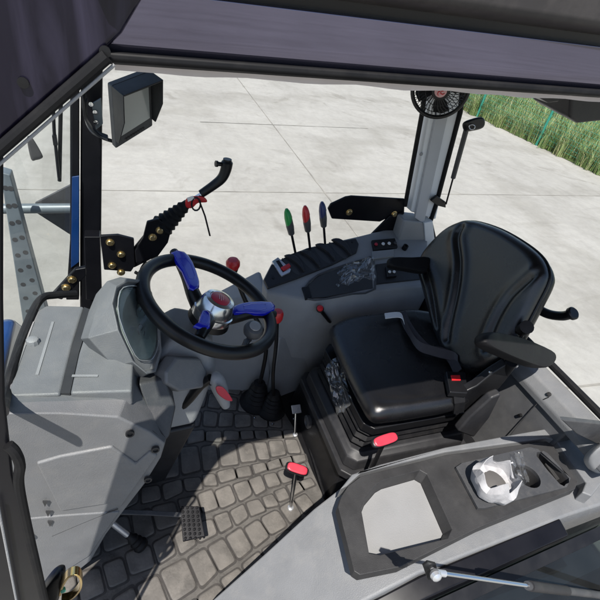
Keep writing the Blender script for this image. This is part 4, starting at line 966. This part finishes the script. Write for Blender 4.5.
# paper-lined cup
pc_ = P(488, 489, Z=ZT+.01)
cu_ = Thing('paper_cup', 'white paper wrapped cup with petal like folded rim on the near console', 'paper cup', pc_)
random.seed(5); prf = [(.042, 0), (.053, .018), (.057, .045), (.050, .066)]
def wob(q, i): return 1+(.05*math.cos(5*q+.4)+.03*math.cos(9*q+1))*(.4+.3*i)
m2 = MB(); loops = []; NS = 45
for i, (r, h) in enumerate([(.042, 0), (.055, .014), (.062, .036), (.062, .056), (.050, .074), (.0485, .0735), (.051, .056), (.049, .044), (.030, .040)]):
    lp = []
    for k in range(NS):
        q = 2*PI*k/NS; x = (5*q/(2*PI)+.15) % 1; pid = int((5*q/(2*PI)+.15) % 5); pet = max(0, 1-abs(2*x-1)*1.05)
        g_ = max(0, (h-.034)/.04); big = (.9, 1.15, .75, 1.25, .95)[pid]
        hh = h+g_*(.040*pet*big-.016); lean = (.10, -.12, .16, -.05, .12)[pid]
        rr = r*(1+g_*lean*pet)*(1-.05*math.cos(2*PI*x)*(i > 0)*-1 if i < 4 else 1)
        nz_ = noise.noise_vector(V((math.cos(q)*3, math.sin(q)*3, h*40)))*.0042
        lp.append(pc_+V((rr*math.cos(q), rr*math.sin(q), hh))+(nz_ if i else V()))
    loops.append(lp)
m2.loft(loops); cu_.part('wrapper', m2, M['paper'], ang=24)
cu_.part('inside', MB().lathe(pc_+V((0, 0, .04)), (0, 0, 1), [(.036, -.012), (.040, -.004), (.03, .004), (0, .007)], 20), M['paperin'])
bp = P(521, 470, Z=ZT+.03)
solo('plastic_wrapper', crumple(bp, P(524, 487, Z=ZT+.02)-P(517, 455, Z=ZT+.03), V((.022, 0, .03)), 18, 12, .016, 21), M['poly'], 'crumpled clear wrapper stuffed in the cup holder beside the paper cup', 'plastic wrapper', bp, ang=60)

# ------------------------------------------------------------------ lower right: door glass over the rear wheel, strut
dg = Thing('cab_door', 'dark tinted lower glass panel of the cab door outside the sill', 'door', (.7, -.8, .2))
p0 = [V((.10, -.72, .20)), V((.42, -.72, .36)), V((1.35, -.67, .37)), V((1.75, -1.10, .10)), V((.10, -1.10, -.06))]
dg.part('glass', MB().prism(p0, (0, .004, -.006)), M['doorglass'])
dg.part('glass_border', MB().prism([V((.10, -.722, .206)), V((.42, -.722, .366)), V((1.35, -.672, .376)), V((1.35, -.700, .362)), V((.42, -.750, .350)), V((.10, -.750, .192))], (0, 0, .002)), M['black'])
rw = Thing('rear_wheel', 'dark rear tyre and black fender under the near door glass', 'wheel', (1.05, -1.0, GZ))
mb = MB()
rw.part('fender', MB().loft([[V((.15, -.76, z)), V((.15, -1.25, z-.08)), V((.15, -1.25, z-.12)), V((.15, -.76, z-.05))] for z in (-.35,)] + [[V((.45, -.76, .10)), V((.45, -1.25, .02)), V((.45, -1.25, -.02)), V((.45, -.76, .05))], [V((2.3, -.70, .14)), V((2.3, -1.35, .06)), V((1.9, -1.25, .02)), V((1.9, -.76, .09))]]), M['steelblk'], bevel=.02)
rw.part('tyre', MB().lathe(V((1.1, -.78, -.45)), (0, -1, 0), [(.45, 0), (.62, .02), (.68, .10), (.68, .36), (.62, .44), (.45, .46)], 48), M['tyre'])
gt = Thing('door_strut', 'chrome and gray gas strut with a ball joint at the door sill', 'gas strut', P(435, 571, Y=-.69))
a = P(434, 572, Y=-.745); b = P(530, 586, Y=-.80); c = P(660, 603, Y=-.88)
gt.part('rod', MB().tube([a, b], .0042, 12), M['chrome']); gt.part('cylinder', MB().tube([a+(b-a)*.97, c], .0088, 14), M['dgray'])
gt.part('collar', MB().tube([b, b+(c-b)*.2], .0105, 14), M['charcoal'])
gt.part('end_joint', MB().tube([a, a+(b-a)*.10], .0065, 12), M['satin'])
gt.part('ball_stud', MB().lathe(a+V((0, -.006, 0)), V((-.2, -1, .4)), [(.004, -.03), (.004, -.008), (.009, -.006), (.011, 0), (.009, .006), (.004, .009), (0, .0095)], 16), M['satin'])
gt.part('bracket', MB().prism([P(x, y, Y=-.737) for x, y in [(423, 566), (428, 562), (436, 564), (440, 580), (428, 580)]], (0, .004, 0)), M['black'], bevel=.001)

# ------------------------------------------------------------------ door striker, lower left
ds = Thing('door_striker', 'gold plated door striker loop with a black lock body at the lower left pillar', 'door latch', P(65, 590, Y=-.57))
ds.part('lock_body', MB().puff([P(x, y, Y=-.56) for x, y in [(28, 612), (44, 585), (56, 571), (65, 569), (64, 580), (58, 600), (50, 620)]], (0, -1, .3), .012, .014, .012, 3), M['black'])
lp = smooth_path([P(60, 592, Y=-.575), P(63, 582, Y=-.58), P(69, 573, Y=-.585), P(77, 571, Y=-.59), P(81, 577, Y=-.59), P(80, 586, Y=-.585), P(72, 595, Y=-.575), P(62, 598, Y=-.57)], 4)
ds.part('loop', MB().ribbon(lp, V((0, .014, 0)), .004), M['gold'], bevel=.001)
ds.part('rivet', MB().lathe(P(63, 590, Y=-.583), (.2, -1, .3), [(.004, -.003), (.004, .003), (0, .004)], 10), M['teal'])

# ------------------------------------------------------------------ outside ahead of the windscreen
lf = Thing('loader_mast', 'gray steel loader post with a cross tube seen through the windscreen', 'loader frame', (-.95, .3, 0))
a, b = P(-12, 209, Y=.80), P(76, 208, Y=.80)
lf.part('cross_bar', MB().tube([a, b], .019, 14), M['frost'])
lf.part('gusset_plate', MB().prism([P(x, y, Y=.84) for x, y in [(35, 203), (78, 181), (78, 240), (36, 213)]], (0, .012, 0)), M['dgray'], bevel=.003)
po = [P(x, y, Y=.66) for x, y in [(0, 172), (10, 175), (48, 316), (24, 330)]]
lf.part('loader_post', MB().prism(po, (-.0, .05, 0)), M['frost'], bevel=.004)
for i in range(9):
    for sx in (.28, .72):
        t = .08+.1*i; p = (po[0]+(po[3]-po[0])*t)*(1-sx)+(po[1]+(po[2]-po[1])*t)*sx
        lf.part('post_hole', MB().lathe(p+V((0, .001, 0)), (0, -1, 0), [(.009, 0), (.009, .002), (0, .002)], 10), M['slot'])
hd_ = Thing('bonnet', 'blue tractor bonnet below the windscreen', 'bonnet', (-1.0, 0, .4))
hd_.part('shell', MB().loft([[V((-.49, -.26, .2)), V((-.49, -.26, .60)), V((-.49, -.18, .69)), V((-.49, .10, .69)), V((-.49, .17, .60)), V((-.49, .17, .2))], [V((-1.8, -.24, .1)), V((-1.8, -.24, .40)), V((-1.8, -.16, .46)), V((-1.8, .10, .46)), V((-1.8, .15, .40)), V((-1.8, .15, .1))]]), M['blueglass'], bevel=.02)
wp = Thing('windscreen_wiper', 'black windscreen wiper hanging in front of the glass', 'wiper', P(58, 160, Y=.62))
wp.part('blade', MB().tube([P(61, 90, Y=.62), P(59.5, 181, Y=.62)], .006, 8), M['rubber'])
wp.part('arm', MB().tube(smooth_path([P(53, 90, Y=.61), P(54, 128, Y=.61), P(56, 150, Y=.61), P(59, 178, Y=.61)]), .005, 8), M['steelblk'])
wp.part('clip', MB().box(P(55, 140, Y=.61), (.012, .014, .03)), M['black'])
mk = Thing('marker_lamp', 'small dark oval lamp outside the upper corner of the windscreen', 'lamp', P(34, 150, Y=.5))
mk.part('body', MB().puff([P(x, y, Y=.5) for x, y in [(27, 139), (30, 136), (34, 140), (42, 154), (42, 158), (36, 160), (31, 159)]], (.3, -1, .2), .012, .014, .012, 3), M['charcoal'])
